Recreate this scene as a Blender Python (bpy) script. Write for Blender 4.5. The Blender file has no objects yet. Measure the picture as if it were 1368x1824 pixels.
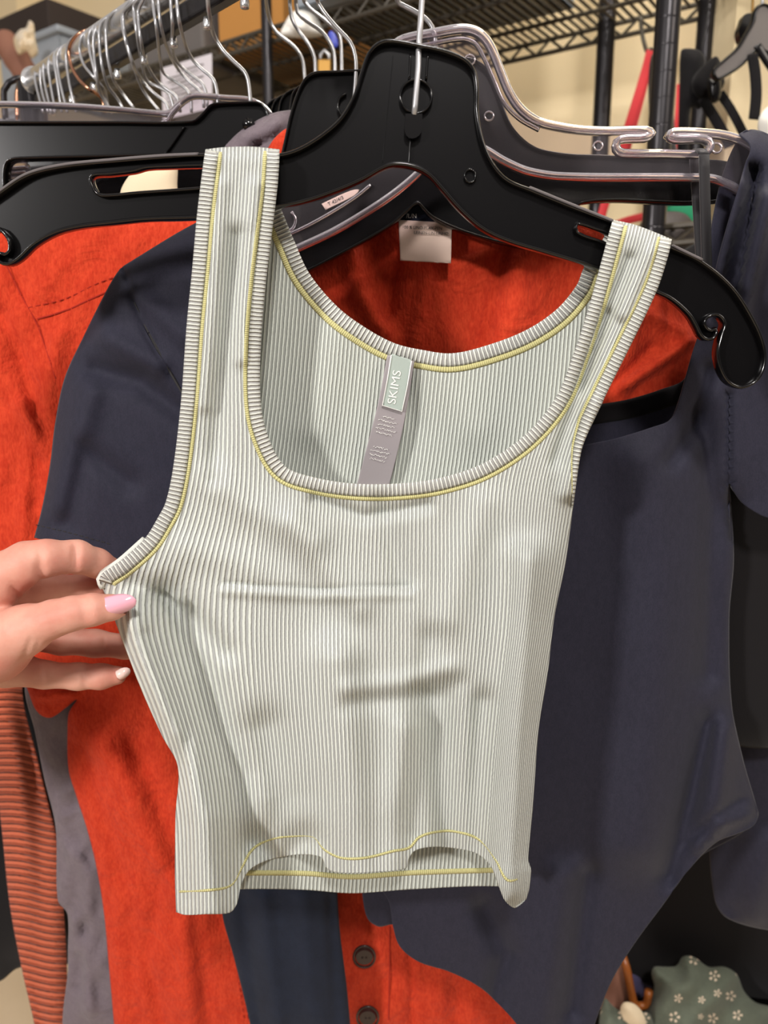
import bpy, bmesh, math, random
import numpy as np
from mathutils import Vector, Matrix
from mathutils.geometry import delaunay_2d_cdt

S = bpy.context.scene
C = S.collection
PI = math.pi

# ------------------------------------------------------------------ camera
F = 1400.0
CZ = 1.45
TH = math.radians(12)
cam_d = bpy.data.cameras.new('camera'); cam = bpy.data.objects.new('camera', cam_d); C.objects.link(cam)
cam.location = (0, 0, CZ); cam.rotation_euler = (PI / 2 - TH, 0, 0)
cam_d.sensor_fit = 'VERTICAL'; cam_d.sensor_height = 36; cam_d.lens = F / 1824 * 36
cam_d.clip_start = .02
cam_d.dof.use_dof = True; cam_d.dof.focus_distance = .45; cam_d.dof.aperture_fstop = 8
S.camera = cam
S.view_settings.view_transform = 'Standard'; S.view_settings.look = 'None'
S.view_settings.gamma = 1; S.view_settings.use_curve_mapping = False
S.view_settings.exposure = -0.14

# ------------------------------------------------------------------ world and lamps
w = bpy.data.worlds.new('world'); S.world = w; w.use_nodes = True
# light room around: pale ceiling above, dimmer towards the floor
_n = w.node_tree.nodes; _l = w.node_tree.links
_g = _n.new('ShaderNodeNewGeometry'); _s = _n.new('ShaderNodeSeparateXYZ'); _l.new(_g.outputs['Incoming'], _s.inputs[0])
_m = _n.new('ShaderNodeMapRange'); _m.inputs[1].default_value = -.75; _m.inputs[2].default_value = .15; _m.inputs[3].default_value = .50; _m.inputs[4].default_value = .06
_l.new(_s.outputs[2], _m.inputs[0]); _l.new(_m.outputs[0], _n['Background'].inputs[1])
_n['Background'].inputs[0].default_value = (1.0, .92, .88, 1)
def area(name, loc, target, size, power, col, sy=None):
    d = bpy.data.lights.new(name, 'AREA'); d.size = size; d.energy = power; d.color = col
    if sy: d.shape = 'RECTANGLE'; d.size_y = sy
    o = bpy.data.objects.new(name, d); C.objects.link(o); o.location = loc
    o.rotation_euler = (Vector(target) - Vector(loc)).to_track_quat('-Z', 'Y').to_euler()
    return o
area('wall_lamp', (-1.45, -1.10, 1.95), (0, .45, 1.15), .20, 37, (1.0, .955, .93))
area('ceiling_lamp', (.10, -.85, 2.55), (0, .45, 1.15), .18, 23, (1.0, .95, .92))
area('ceiling_lamp', (1.5, -.5, 2.5), (.3, .8, 1.2), .5, 12, (1.0, .90, .80))
area('ceiling_lamp', (.35, .75, 2.6), (.5, 1.3, 1.3), .5, 14, (1.0, .92, .80))

# ------------------------------------------------------------------ helpers
def P(px, py, Y):
    xc = (px - 684) / F; yc = (912 - py) / F
    dy = math.cos(TH) + yc * math.sin(TH); dz = -math.sin(TH) + yc * math.cos(TH)
    k = Y / dy
    return Vector((xc * k, Y, CZ + dz * k))
def PA(px, py, Y):
    px = np.asarray(px, float); py = np.asarray(py, float); Y = np.asarray(Y, float) + 0 * px
    xc = (px - 684) / F; yc = (912 - py) / F
    dy = math.cos(TH) + yc * math.sin(TH); dz = -math.sin(TH) + yc * math.cos(TH)
    k = Y / dy
    return np.stack([xc * k, Y, CZ + dz * k], -1)

def spline(pts, closed=False, step=6.0):
    """smooth resampled polyline; a repeated point is a corner"""
    pts = [tuple(map(float, p)) for p in pts]
    dim = len(pts[0])
    runs = []
    cur = [pts[0]]
    hascorner = any(pts[i] == pts[i + 1] for i in range(len(pts) - 1))
    if closed and not hascorner:
        runs = None
    else:
        src = pts + ([pts[0]] if closed else [])
        for p in src[1:]:
            if p == cur[-1]:
                if len(cur) > 1: runs.append(cur)
                cur = [p]
            else: cur.append(p)
        if len(cur) > 1: runs.append(cur)
    out = []
    def cr(p0, p1, p2, p3):
        p0, p1, p2, p3 = map(np.array, (p0, p1, p2, p3))
        L = np.linalg.norm(p2 - p1); n = max(1, int(round(L / step)))
        t = np.arange(n)[:, None] / n
        m1 = (p2 - p0) / (np.linalg.norm(p2 - p1) + np.linalg.norm(p1 - p0) + 1e-9) * L
        m2 = (p3 - p1) / (np.linalg.norm(p3 - p2) + np.linalg.norm(p2 - p1) + 1e-9) * L
        return (2*t**3 - 3*t**2 + 1) * p1 + (t**3 - 2*t**2 + t) * m1 + (-2*t**3 + 3*t**2) * p2 + (t**3 - t**2) * m2
    if runs is None:
        n = len(pts)
        for i in range(n): out.append(cr(pts[i - 1], pts[i], pts[(i + 1) % n], pts[(i + 2) % n]))
        return np.concatenate(out)
    for r in runs:
        for i in range(len(r) - 1):
            p0 = r[i - 1] if i > 0 else tuple(2 * np.array(r[0]) - np.array(r[1]))
            p3 = r[i + 2] if i + 2 < len(r) else tuple(2 * np.array(r[-1]) - np.array(r[-2]))
            out.append(cr(p0, r[i], r[i + 1], p3))
    o = np.concatenate(out)
    if not closed: o = np.concatenate([o, np.array(pts[-1])[None]])
    return o

def inside(poly, x, y):
    res = np.zeros(np.shape(x), bool); n = len(poly)
    for i in range(n):
        x1, y1 = poly[i]; x2, y2 = poly[(i + 1) % n]
        if y1 == y2: continue
        c = ((y1 > y) != (y2 > y)) & (x < (x2 - x1) * (y - y1) / (y2 - y1) + x1)
        res ^= c
    return res
def pdist(line, x, y, closed=False):
    line = np.asarray(line, float); d = np.full(np.shape(x), 1e9)
    n = len(line)
    for i in range(n if closed else n - 1):
        a = line[i]; b = line[(i + 1) % n]; ab = b - a; L = (ab**2).sum() + 1e-9
        t = np.clip(((x - a[0]) * ab[0] + (y - a[1]) * ab[1]) / L, 0, 1)
        d = np.minimum(d, (x - a[0] - t * ab[0])**2 + (y - a[1] - t * ab[1])**2)
    return np.sqrt(d)
def folds(fl, x, y):
    """fl: (polyline, width px, height m; negative comes towards the viewer)"""
    r = np.zeros(np.shape(x))
    for line, wd, amp in fl: r = r + amp * np.exp(-(pdist(line, x, y) / wd)**2)
    return r
def wob(x, y, sx, sy, seed=0):
    rs = np.random.RandomState(seed); r = 0
    for k in range(7):
        a = rs.rand(4); fx = (.5 + a[0] * 1.4) / sx; fy = (.5 + a[1] * 1.4) / sy
        r = r + np.sin(x * fx + y * fy * (1 if a[3] > .5 else -1) + a[2] * 6.28 + 1.3 * np.sin(y / sy * .7 + k))
    return r / 5

def mesh_obj(name, verts, faces, mat, parent=None, uv=None, smooth=True, cls='MESH'):
    m = bpy.data.meshes.new(name); m.from_pydata([tuple(v) for v in verts], [], [tuple(int(i) for i in f) for f in faces])
    m.update()
    if smooth: m.polygons.foreach_set('use_smooth', [True] * len(m.polygons))
    if uv is not None:
        l = m.uv_layers.new(name='UVMap'); vi = np.zeros(len(m.loops), int); m.loops.foreach_get('vertex_index', vi)
        l.data.foreach_set('uv', np.asarray(uv)[vi].astype(float).ravel())
    m.materials.append(mat)
    o = bpy.data.objects.new(name, m); C.objects.link(o)
    if parent:
        o.parent = parent
        o.matrix_parent_inverse = Matrix.Translation(parent.location).inverted() if parent.type == 'EMPTY' else Matrix()
    return o
def tag(o, label=None, cat=None, group=None, kind=None):
    if label: o['label'] = label
    if cat: o['category'] = cat
    if group: o['group'] = group
    if kind: o['kind'] = kind
    return o
def thing(name, label, cat, loc, group=None):
    o = bpy.data.objects.new(name, None); C.objects.link(o); o.location = loc; o.empty_display_size = .02
    return tag(o, label, cat, group)

def tri_poly(outer, holes=(), sp=8.0, rings=False):
    outer = np.asarray(outer, float)
    lo = outer.min(0); hi = outer.max(0)
    xs = np.arange(lo[0], hi[0], sp); ys = np.arange(lo[1], hi[1], sp * .866)
    gx, gy = np.meshgrid(xs, ys); gx = gx + (np.arange(len(ys)) % 2)[:, None] * sp / 2
    gx = gx.ravel(); gy = gy.ravel()
    k = inside(outer, gx, gy)
    for h in holes: k &= ~inside(h, gx, gy)
    gx = gx[k]; gy = gy[k]
    d = pdist(outer, gx, gy, True)
    for h in holes: d = np.minimum(d, pdist(h, gx, gy, True))
    k = d > (sp * 1.05 if rings else sp * .45); gx = gx[k]; gy = gy[k]
    if rings:
        t = np.roll(outer, -1, 0) - np.roll(outer, 1, 0); t /= np.linalg.norm(t, axis=1)[:, None] + 1e-9
        nn = np.stack([-t[:, 1], t[:, 0]], -1)
        ar = (outer[:, 0] * np.roll(outer[:, 1], -1) - np.roll(outer[:, 0], -1) * outer[:, 1]).sum()
        if ar < 0: nn = -nn
        for of in (sp * .25, sp * .6):
            q = outer + nn * of; kk = inside(outer, q[:, 0], q[:, 1]) & (pdist(outer, q[:, 0], q[:, 1], True) > of * .85)
            gx = np.concatenate([gx, q[kk, 0]]); gy = np.concatenate([gy, q[kk, 1]])
    pts = [tuple(p) for p in outer]; edges = [(i, (i + 1) % len(outer)) for i in range(len(outer))]
    for h in holes:
        b = len(pts); pts += [tuple(p) for p in h]; edges += [(b + i, b + (i + 1) % len(h)) for i in range(len(h))]
    pts += list(zip(gx.tolist(), gy.tolist()))
    v, e, f, *_ = delaunay_2d_cdt([Vector(p) for p in pts], edges, [], 0, 1e-4)
    V = np.array([(p[0], p[1]) for p in v]); T = np.array([t for t in f if len(t) == 3])
    c = V[T].mean(1)
    k = inside(outer, c[:, 0], c[:, 1])
    for h in holes: k &= ~inside(h, c[:, 0], c[:, 1])
    T = T[k]
    a = V[T[:, 1]] - V[T[:, 0]]; b = V[T[:, 2]] - V[T[:, 0]]
    flip = (a[:, 0] * b[:, 1] - a[:, 1] * b[:, 0]) < 0
    T[flip] = T[flip][:, ::-1]
    return V, T          # winding: front faces the viewer in image space (y down)

def solid(o, th, off=0):
    m = o.modifiers.new('Solidify', 'SOLIDIFY'); m.thickness = th; m.offset = off; return o

def sheet(name, outline, yf, mat, parent=None, sp=8, holes=(), uvf=None, th=.0009, closed_spline=True, step=6):
    o2 = spline(outline, True, step) if closed_spline else np.asarray(outline, float)
    V, T = tri_poly(o2, [spline(h, True, step) for h in holes], sp, True)
    Y = yf(V[:, 0], V[:, 1]); W = PA(V[:, 0], V[:, 1], Y)
    uv = V if uvf is None else uvf(V[:, 0], V[:, 1])
    return solid(mesh_obj(name, W, T, mat, parent, uv), th)

def shell(name, outline, Y0, depth, mat, parent=None, sp=9, pill=30, ff=None, uvf=None, step=6, backd=None):
    """closed garment body: front and back share the outline"""
    o2 = spline(outline, True, step)
    V, T = tri_poly(o2, (), sp, True)
    d = pdist(o2, V[:, 0], V[:, 1], True); q = 1 - np.exp(-d / pill); q[d < .01] = 0
    ff = ff or (lambda x, y: 0 * x)
    Yf = Y0 - depth * q + ff(V[:, 0], V[:, 1]) * np.clip(d / 12, .15, 1)
    bi = np.where(d >= .01)[0]; mp = np.arange(len(V)); mp[bi] = len(V) + np.arange(len(bi))
    Yb = np.maximum(Y0 + (backd or depth) * q[bi], Yf[bi] + .001)
    W = np.concatenate([PA(V[:, 0], V[:, 1], Yf), PA(V[bi, 0], V[bi, 1], Yb)])
    T2 = mp[T][:, ::-1]
    uv = V if uvf is None else uvf(V[:, 0], V[:, 1])
    return mesh_obj(name, W, np.concatenate([T, T2]), mat, parent, np.concatenate([uv, uv[bi]]))

def plate(name, outline, holes, Y, half, mat, parent, sp=14, tilt=None, step=6):
    """flat moulded plate with real thickness"""
    o2 = spline(outline, True, step); hs = [spline(h, True, step) for h in holes]
    V, T = tri_poly(o2, hs, sp)
    n = len(V); W = np.concatenate([PA(V[:, 0], V[:, 1], Y), PA(V[:, 0], V[:, 1], Y)])
    W[:n, 1] -= half; W[n:, 1] += half
    E = {}
    for t in T:
        for a, b in ((t[0], t[1]), (t[1], t[2]), (t[2], t[0])): E[(a, b)] = 1
    F_ = [tuple(t) for t in T] + [tuple(n + t[::-1]) for t in T] + [(b, a, a + n, b + n) for a, b in E if (b, a) not in E]
    return mesh_obj(name, W, F_, mat, parent, smooth=False)

def rim(name, lines, Y, hw, hd, mat, parent, closed=True, step=6, n=10):
    """rounded moulded rim swept along outlines lying in the plane at depth Y (hw, hd: half width and half depth, m)"""
    V = []; Fc = []
    for ln, cl in lines:
        p = PA(*spline(ln, cl, step).T, Y); m = len(p)
        t = np.roll(p, -1, 0) - np.roll(p, 1, 0)
        if not cl: t[0] = p[1] - p[0]; t[-1] = p[-1] - p[-2]
        t /= np.linalg.norm(t, axis=1)[:, None] + 1e-12
        nn = np.stack([t[:, 2], 0 * t[:, 0], -t[:, 0]], -1)
        b = len(V)
        for i in range(m):
            for k in range(n):
                a = 2 * PI * k / n; ca, sa = math.cos(a), math.sin(a)
                r = (abs(ca)**4 + abs(sa)**4)**-.25
                V.append(p[i] + nn[i] * hw * ca * r + np.array([0, hd * sa * r, 0]))
        for i in range(m if cl else m - 1):
            j = (i + 1) % m
            for k in range(n): Fc.append((b + i*n + k, b + j*n + k, b + j*n + (k+1) % n, b + i*n + (k+1) % n))
        if not cl:
            Fc.append(tuple(b + k for k in range(n))); Fc.append(tuple(b + (m-1)*n + n-1-k for k in range(n)))
    return mesh_obj(name, V, Fc, mat, parent)

def tube(name, pts, r, mat, parent=None, n=10, step=.006, closed=False, raw=False):
    p = np.array([tuple(q) for q in pts], float) if raw else spline([tuple(q) for q in pts], closed, step)
    m = len(p); t = np.gradient(p, axis=0); t /= np.linalg.norm(t, axis=1)[:, None] + 1e-12
    if closed: t = np.roll(p, -1, 0) - np.roll(p, 1, 0); t /= np.linalg.norm(t, axis=1)[:, None]
    ref = np.array([0., 1, 0]) if abs(t[0][1]) < .9 else np.array([1., 0, 0])
    V = []; Fc = []; rr = r if hasattr(r, '__len__') else [r] * m
    if hasattr(r, '__len__'): rr = np.interp(np.linspace(0, 1, m), np.linspace(0, 1, len(r)), r)
    for i in range(m):
        ref = ref - t[i] * ref.dot(t[i]); ref /= np.linalg.norm(ref); bb = np.cross(t[i], ref)
        for k in range(n):
            a = 2 * PI * k / n; V.append(p[i] + rr[i] * (math.cos(a) * ref + math.sin(a) * bb))
    for i in range(m if closed else m - 1):
        j = (i + 1) % m
        for k in range(n): Fc.append((i*n + k, i*n + (k+1) % n, j*n + (k+1) % n, j*n + k))
    if not closed: Fc.append(tuple(range(n))[::-1]); Fc.append(tuple((m-1)*n + k for k in range(n)))
    return mesh_obj(name, V, Fc, mat, parent)

def box(name, c, size, mat, parent=None, ang=0, bev=.0, rx=0):
    bm = bmesh.new(); bmesh.ops.create_cube(bm, size=1)
    bmesh.ops.scale(bm, vec=size, verts=bm.verts)
    if bev: bmesh.ops.bevel(bm, geom=list(bm.edges), offset=bev, segments=3, affect='EDGES', profile=.5)
    bm.transform(Matrix.Translation(c) @ Matrix.Rotation(ang, 4, 'Z') @ Matrix.Rotation(rx, 4, 'X'))
    m = bpy.data.meshes.new(name); bm.to_mesh(m); bm.free(); m.materials.append(mat)
    o = bpy.data.objects.new(name, m); C.objects.link(o)
    if parent:
        o.parent = parent
        if parent.type == 'EMPTY': o.matrix_parent_inverse = Matrix.Translation(parent.location).inverted()
    return o

def strip(name, path, wd, poly, yf, mat, parent, lift=.0012, off=0, sp=5, n=6, th=.0005, flip=None, taper=0):
    """bound edge or seam band along a path, on the inner side of poly"""
    p = spline(path, False, sp); t = np.gradient(p, axis=0); t /= np.linalg.norm(t, axis=1)[:, None] + 1e-9
    nn = np.stack([-t[:, 1], t[:, 0]], -1)
    if flip is None:
        c = p + nn * 10; s = inside(poly, c[:, 0], c[:, 1]).mean(); nn *= 1 if s > .5 else -1
    else: nn *= flip
    L = np.concatenate([[0], np.cumsum(np.linalg.norm(np.diff(p, axis=0), axis=1))])
    V = []; uv = []; m = len(p)
    tw = np.clip((L[-1] - L) / taper, .03, 1)[:, None] if taper else 1
    for k in range(n):
        f = k / (n - 1); q = p + nn * (off + wd * f) * tw
        # keep the band on the cloth: sample the cloth depth just inside its edge
        qs = p + nn * np.maximum((off + wd * f) * tw, 3)
        Y = yf(qs[:, 0], qs[:, 1]) - lift * (math.sin(PI * (.08 + .84 * f)))**.6
        V.append(PA(q[:, 0], q[:, 1], Y)); uv.append(np.stack([L, np.full(m, f * wd)], -1))
    V = np.concatenate(V); uv = np.concatenate(uv)
    Fc = [(k*m + i, k*m + i + 1, (k+1)*m + i + 1, (k+1)*m + i) for k in range(n - 1) for i in range(m - 1)]
    return solid(mesh_obj(name, V, Fc, mat, parent, uv), th)

def text(name, s, px, py, Y, hpx, mat, parent, roll=0, ext=.0001, shear=0, sx=1, bold=0):
    cu = bpy.data.curves.new(name, 'FONT'); cu.body = s; cu.align_x = 'CENTER'; cu.align_y = 'CENTER'
    cu.size = hpx * 1.35 / F * Y * 1.02; cu.extrude = ext; cu.shear = shear; cu.offset = bold
    to = bpy.data.objects.new(name, cu); C.objects.link(to)
    bpy.context.view_layer.update()
    me = bpy.data.meshes.new_from_object(to.evaluated_get(bpy.context.evaluated_depsgraph_get()))
    bpy.data.objects.remove(to)
    me.name = name
    me.transform(Matrix.Translation(P(px, py, Y)) @ Matrix.Rotation(roll, 4, 'Y') @ Matrix.Rotation(PI / 2, 4, 'X') @ Matrix.Scale(sx, 4, (1, 0, 0)))
    me.materials.clear(); me.materials.append(mat)
    o = bpy.data.objects.new(name, me); C.objects.link(o)
    if parent:
        o.parent = parent
        if parent.type == 'EMPTY': o.matrix_parent_inverse = Matrix.Translation(parent.location).inverted()
    return o

# ------------------------------------------------------------------ materials
def s2l(c): return tuple(((v / 255) / 12.92 if v / 255 <= .04045 else ((v / 255 + .055) / 1.055)**2.4) for v in c) + (1,)
def mat(name, col, rough=.6, metal=0, **kw):
    m = bpy.data.materials.new(name); m.use_nodes = True; b = m.node_tree.nodes['Principled BSDF']
    b.inputs['Base Color'].default_value = s2l(col); b.inputs['Roughness'].default_value = rough; b.inputs['Metallic'].default_value = metal
    for k, v in kw.items():
        b.inputs[k.replace('_', ' ')].default_value = v
    return m
def nd(m, t, **kw):
    n = m.node_tree.nodes.new(t)
    for k, v in kw.items(): setattr(n, k, v)
    return n
def lk(m, a, b): m.node_tree.links.new(a, b)
def fabric(name, col, col2=None, scale=900, bump=.25, rough=.9, sheen=.05, wrinkle=0, wsc=18, mixsc=60, thread=(1, 1), dist=.0006):
    m = mat(name, col, rough, Sheen_Weight=sheen, Specular_IOR_Level=.2); b = m.node_tree.nodes['Principled BSDF']
    tc = nd(m, 'ShaderNodeTexCoord'); mp = nd(m, 'ShaderNodeMapping'); mp.inputs['Scale'].default_value = (thread[0], 1, thread[1])
    lk(m, tc.outputs['Object'], mp.inputs['Vector'])
    n1 = nd(m, 'ShaderNodeTexNoise'); n1.inputs['Scale'].default_value = scale; n1.inputs['Detail'].default_value = 3
    lk(m, mp.outputs[0], n1.inputs['Vector'])
    n2 = nd(m, 'ShaderNodeTexNoise'); n2.inputs['Scale'].default_value = mixsc; n2.inputs['Detail'].default_value = 5; n2.inputs['Roughness'].default_value = .7
    lk(m, mp.outputs[0], n2.inputs['Vector'])
    if col2:
        ad = nd(m, 'ShaderNodeMath', operation='ADD'); lk(m, n1.outputs[0], ad.inputs[0]); lk(m, n2.outputs[0], ad.inputs[1])
        mr = nd(m, 'ShaderNodeMapRange'); mr.inputs[1].default_value = .8; mr.inputs[2].default_value = 1.2; lk(m, ad.outputs[0], mr.inputs[0])
        mx = nd(m, 'ShaderNodeMix', data_type='RGBA'); mx.inputs[6].default_value = s2l(col); mx.inputs[7].default_value = s2l(col2)
        lk(m, mr.outputs[0], mx.inputs[0]); lk(m, mx.outputs[2], b.inputs['Base Color'])
    bp = nd(m, 'ShaderNodeBump'); bp.inputs['Strength'].default_value = bump; bp.inputs['Distance'].default_value = dist
    lk(m, n1.outputs[0], bp.inputs['Height'])
    last = bp
    if wrinkle:
        n3 = nd(m, 'ShaderNodeTexNoise'); n3.inputs['Scale'].default_value = wsc; n3.inputs['Detail'].default_value = 4; n3.inputs['Distortion'].default_value = .8
        lk(m, tc.outputs['Object'], n3.inputs['Vector'])
        b2 = nd(m, 'ShaderNodeBump'); b2.inputs['Strength'].default_value = wrinkle; b2.inputs['Distance'].default_value = .01
        lk(m, n3.outputs[0], b2.inputs['Height']); lk(m, bp.outputs[0], b2.inputs['Normal']); last = b2
    lk(m, last.outputs[0], b.inputs['Normal'])
    return m
def ribbed(name, light, dark, period, axis=0, bump=1.0, dist=.0012, sheen=.1, fuzz=.35, jitter=0.0, mixw=1.0):
    m = mat(name, light, .92, Sheen_Weight=sheen, Specular_IOR_Level=.15); b = m.node_tree.nodes['Principled BSDF']
    uv = nd(m, 'ShaderNodeUVMap'); sp_ = nd(m, 'ShaderNodeSeparateXYZ'); lk(m, uv.outputs[0], sp_.inputs[0])
    tc = nd(m, 'ShaderNodeTexCoord')
    nz = nd(m, 'ShaderNodeTexNoise'); nz.inputs['Scale'].default_value = 260; nz.inputs['Detail'].default_value = 3; lk(m, tc.outputs['Object'], nz.inputs['Vector'])
    mu = nd(m, 'ShaderNodeMath', operation='MULTIPLY_ADD'); lk(m, nz.outputs[0], mu.inputs[0]); mu.inputs[1].default_value = jitter; lk(m, sp_.outputs[axis], mu.inputs[2])
    w_ = nd(m, 'ShaderNodeMath', operation='MULTIPLY'); lk(m, mu.outputs[0], w_.inputs[0]); w_.inputs[1].default_value = 2 * PI / period
    s_ = nd(m, 'ShaderNodeMath', operation='SINE'); lk(m, w_.outputs[0], s_.inputs[0])
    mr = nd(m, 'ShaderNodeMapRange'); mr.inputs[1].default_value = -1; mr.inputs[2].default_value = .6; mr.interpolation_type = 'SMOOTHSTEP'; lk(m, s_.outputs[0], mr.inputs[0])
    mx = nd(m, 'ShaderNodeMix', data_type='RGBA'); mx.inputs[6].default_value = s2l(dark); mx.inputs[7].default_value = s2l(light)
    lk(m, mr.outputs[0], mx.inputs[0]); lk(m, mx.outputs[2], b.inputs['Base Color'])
    n2 = nd(m, 'ShaderNodeTexNoise'); n2.inputs['Scale'].default_value = 1500; n2.inputs['Detail'].default_value = 3; lk(m, tc.outputs['Object'], n2.inputs['Vector'])
    b1 = nd(m, 'ShaderNodeBump'); b1.inputs['Strength'].default_value = fuzz; b1.inputs['Distance'].default_value = .0006; lk(m, n2.outputs[0], b1.inputs['Height'])
    b2 = nd(m, 'ShaderNodeBump'); b2.inputs['Strength'].default_value = bump; b2.inputs['Distance'].default_value = dist; lk(m, mr.outputs[0], b2.inputs['Height']); lk(m, b1.outputs[0], b2.inputs['Normal'])
    lk(m, b2.outputs[0], b.inputs['Normal'])
    return m
def clear(name, tint=(.97, .95, .98), haze=.0, ior=1.45):
    """clear moulded plastic: fresnel gloss over plain see-through"""
    m = bpy.data.materials.new(name); m.use_nodes = True; nt = m.node_tree; nt.nodes.clear()
    out = nd(m, 'ShaderNodeOutputMaterial'); tr = nd(m, 'ShaderNodeBsdfTransparent'); tr.inputs[0].default_value = tint + (1,)
    gl = nd(m, 'ShaderNodeBsdfGlossy'); gl.inputs['Roughness'].default_value = .08; gl.inputs[0].default_value = (1, .97, 1, 1)
    lw = nd(m, 'ShaderNodeFresnel'); lw.inputs[0].default_value = ior
    mx = nd(m, 'ShaderNodeMixShader'); lk(m, lw.outputs[0], mx.inputs[0]); lk(m, tr.outputs[0], mx.inputs[1]); lk(m, gl.outputs[0], mx.inputs[2])
    df = nd(m, 'ShaderNodeBsdfDiffuse'); df.inputs[0].default_value = (.8, .74, .78, 1)
    m2 = nd(m, 'ShaderNodeMixShader'); m2.inputs[0].default_value = haze; lk(m, mx.outputs[0], m2.inputs[1]); lk(m, df.outputs[0], m2.inputs[2])
    lk(m, m2.outputs[0], out.inputs[0])
    return m

M = {}
M['rib'] = ribbed('sage_rib', (214, 219, 210), (168, 170, 168), 7.0, bump=.9, dist=.0011, jitter=1.6)  # darker tone paints valley occlusion into the three sage rib materials
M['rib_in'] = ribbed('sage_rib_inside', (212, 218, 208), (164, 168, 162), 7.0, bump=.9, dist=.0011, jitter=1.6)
M['bind'] = ribbed('sage_binding', (214, 216, 207), (168, 167, 163), 7.2, bump=1.0, dist=.0013, jitter=2)
M['yellow'] = ribbed('yellow_thread', (214, 209, 150), (188, 182, 126), 3.6, bump=.7, dist=.0005, jitter=.5)
M['satin'] = mat('grey_satin', (152, 145, 147), .42, Specular_IOR_Level=.5)
M['satin2'] = mat('sage_satin', (168, 180, 172), .35, Specular_IOR_Level=.6)
M['white_ink'] = mat('white_ink', (235, 235, 230), .5)
M['ink'] = mat('ink', (40, 38, 38), .7)
M['orange'] = fabric('orange_linen', (206, 66, 36), (186, 50, 25), 620, .8, .92, .05, wrinkle=.55, wsc=26, mixsc=160, thread=(1, .4), dist=.0011)
M['orange_seam'] = mat('orange_seam', (165, 34, 12), .9)
M['navy'] = fabric('navy_jersey', (43, 42, 56), (36, 36, 49), 1500, .2, .72, .08, mixsc=300, thread=(1, .5), dist=.0004)
M['navy2'] = fabric('navy_cotton', (33, 39, 54), (28, 33, 46), 1200, .25, .85, .05, wrinkle=.15, wsc=14)
M['blackcloth'] = fabric('black_cloth', (20, 18, 20), None, 1000, .2, .9, .1)
M['strap'] = fabric('black_satin_strap', (40, 38, 40), None, 1000, .1, .55, .2)
M['grey'] = fabric('grey_linen', (118, 106, 112), (106, 95, 101), 1100, .4, .95, .15, wrinkle=.45, wsc=24, mixsc=120)
M['rust'] = ribbed('rust_rib_knit', (204, 106, 76), (160, 76, 52), 13, axis=1, bump=1.0, dist=.004, fuzz=.5, jitter=2)
M['cream'] = fabric('cream_cloth', (226, 208, 176), None, 900, .2, .9, .1)
M['blackpl'] = mat('black_plastic', (9, 8, 9), .24, Specular_IOR_Level=.35)
M['blackpl2'] = mat('black_plastic_rim', (10, 9, 10), .16, Specular_IOR_Level=.6)
M['rubber'] = mat('grey_rubber_strip', (92, 86, 86), .75)
M['clearpl'] = clear('clear_plastic', (.93, .90, .93), .02)
M['clearrim'] = mat('clear_plastic_rim', (235, 225, 235), .08, Transmission_Weight=.9, IOR=1.47)
M['chrome'] = mat('chrome', (232, 232, 232), .24, .85)
M['steel'] = mat('galvanised_wire', (176, 176, 178), .34, .55)
M['copper'] = mat('copper_wire', (205, 150, 120), .25, 1)
M['darkmetal'] = mat('dark_metal', (46, 44, 46), .3, .6)
def notched(m):
    tc = nd(m, 'ShaderNodeTexCoord'); sx = nd(m, 'ShaderNodeSeparateXYZ'); lk(m, tc.outputs['Object'], sx.inputs[0])
    a = nd(m, 'ShaderNodeMath', operation='PINGPONG'); lk(m, sx.outputs[2], a.inputs[0]); a.inputs[1].default_value = .0127
    b = nd(m, 'ShaderNodeMapRange'); b.inputs[1].default_value = .0; b.inputs[2].default_value = .0010; lk(m, a.outputs[0], b.inputs[0])
    bp = nd(m, 'ShaderNodeBump'); bp.inputs['Strength'].default_value = .4; bp.inputs['Distance'].default_value = .0005; lk(m, b.outputs[0], bp.inputs['Height']); lk(m, bp.outputs[0], m.node_tree.nodes['Principled BSDF'].inputs['Normal'])
M['notched'] = mat('notched_dark_metal', (46, 44, 46), .3, .6); notched(M['notched'])
M['shelf'] = mat('black_epoxy_wire', (84, 78, 68), .4, .3)
M['greyshelf'] = mat('grey_epoxy_wire', (120, 116, 108), .4, .5)
def plain(name, col, col2, sc=3, rough=.8, bump=.05):
    m = mat(name, col, rough); b = m.node_tree.nodes['Principled BSDF']; tc = nd(m, 'ShaderNodeTexCoord')
    n = nd(m, 'ShaderNodeTexNoise'); n.inputs['Scale'].default_value = sc; n.inputs['Detail'].default_value = 5; lk(m, tc.outputs['Object'], n.inputs['Vector'])
    mx = nd(m, 'ShaderNodeMix', data_type='RGBA'); mx.inputs[6].default_value = s2l(col); mx.inputs[7].default_value = s2l(col2); lk(m, n.outputs[0], mx.inputs[0]); lk(m, mx.outputs[2], b.inputs['Base Color'])
    bp = nd(m, 'ShaderNodeBump'); bp.inputs['Strength'].default_value = bump; n2 = nd(m, 'ShaderNodeTexNoise'); n2.inputs['Scale'].default_value = sc * 60; lk(m, tc.outputs['Object'], n2.inputs['Vector']); lk(m, n2.outputs[0], bp.inputs['Height']); lk(m, bp.outputs[0], b.inputs['Normal'])
    return m
M['wall'] = plain('cream_wall', (232, 214, 176), (226, 207, 168))
M['floor'] = plain('beige_floor', (226, 208, 180), (205, 186, 158), 8)
M['card'] = plain('tan_cardboard', (206, 146, 74), (196, 136, 66), 5)
M['dark_box'] = plain('dark_brown_card', (52, 40, 34), (40, 30, 26), 5)
M['olive'] = plain('olive_cloth', (112, 100, 76), (86, 76, 58), 12)
M['grey_bin'] = plain('grey_plastic_bin', (112, 106, 102), (100, 95, 92), 5)
M['paper'] = mat('white_paper', (232, 226, 232), .8)
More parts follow.
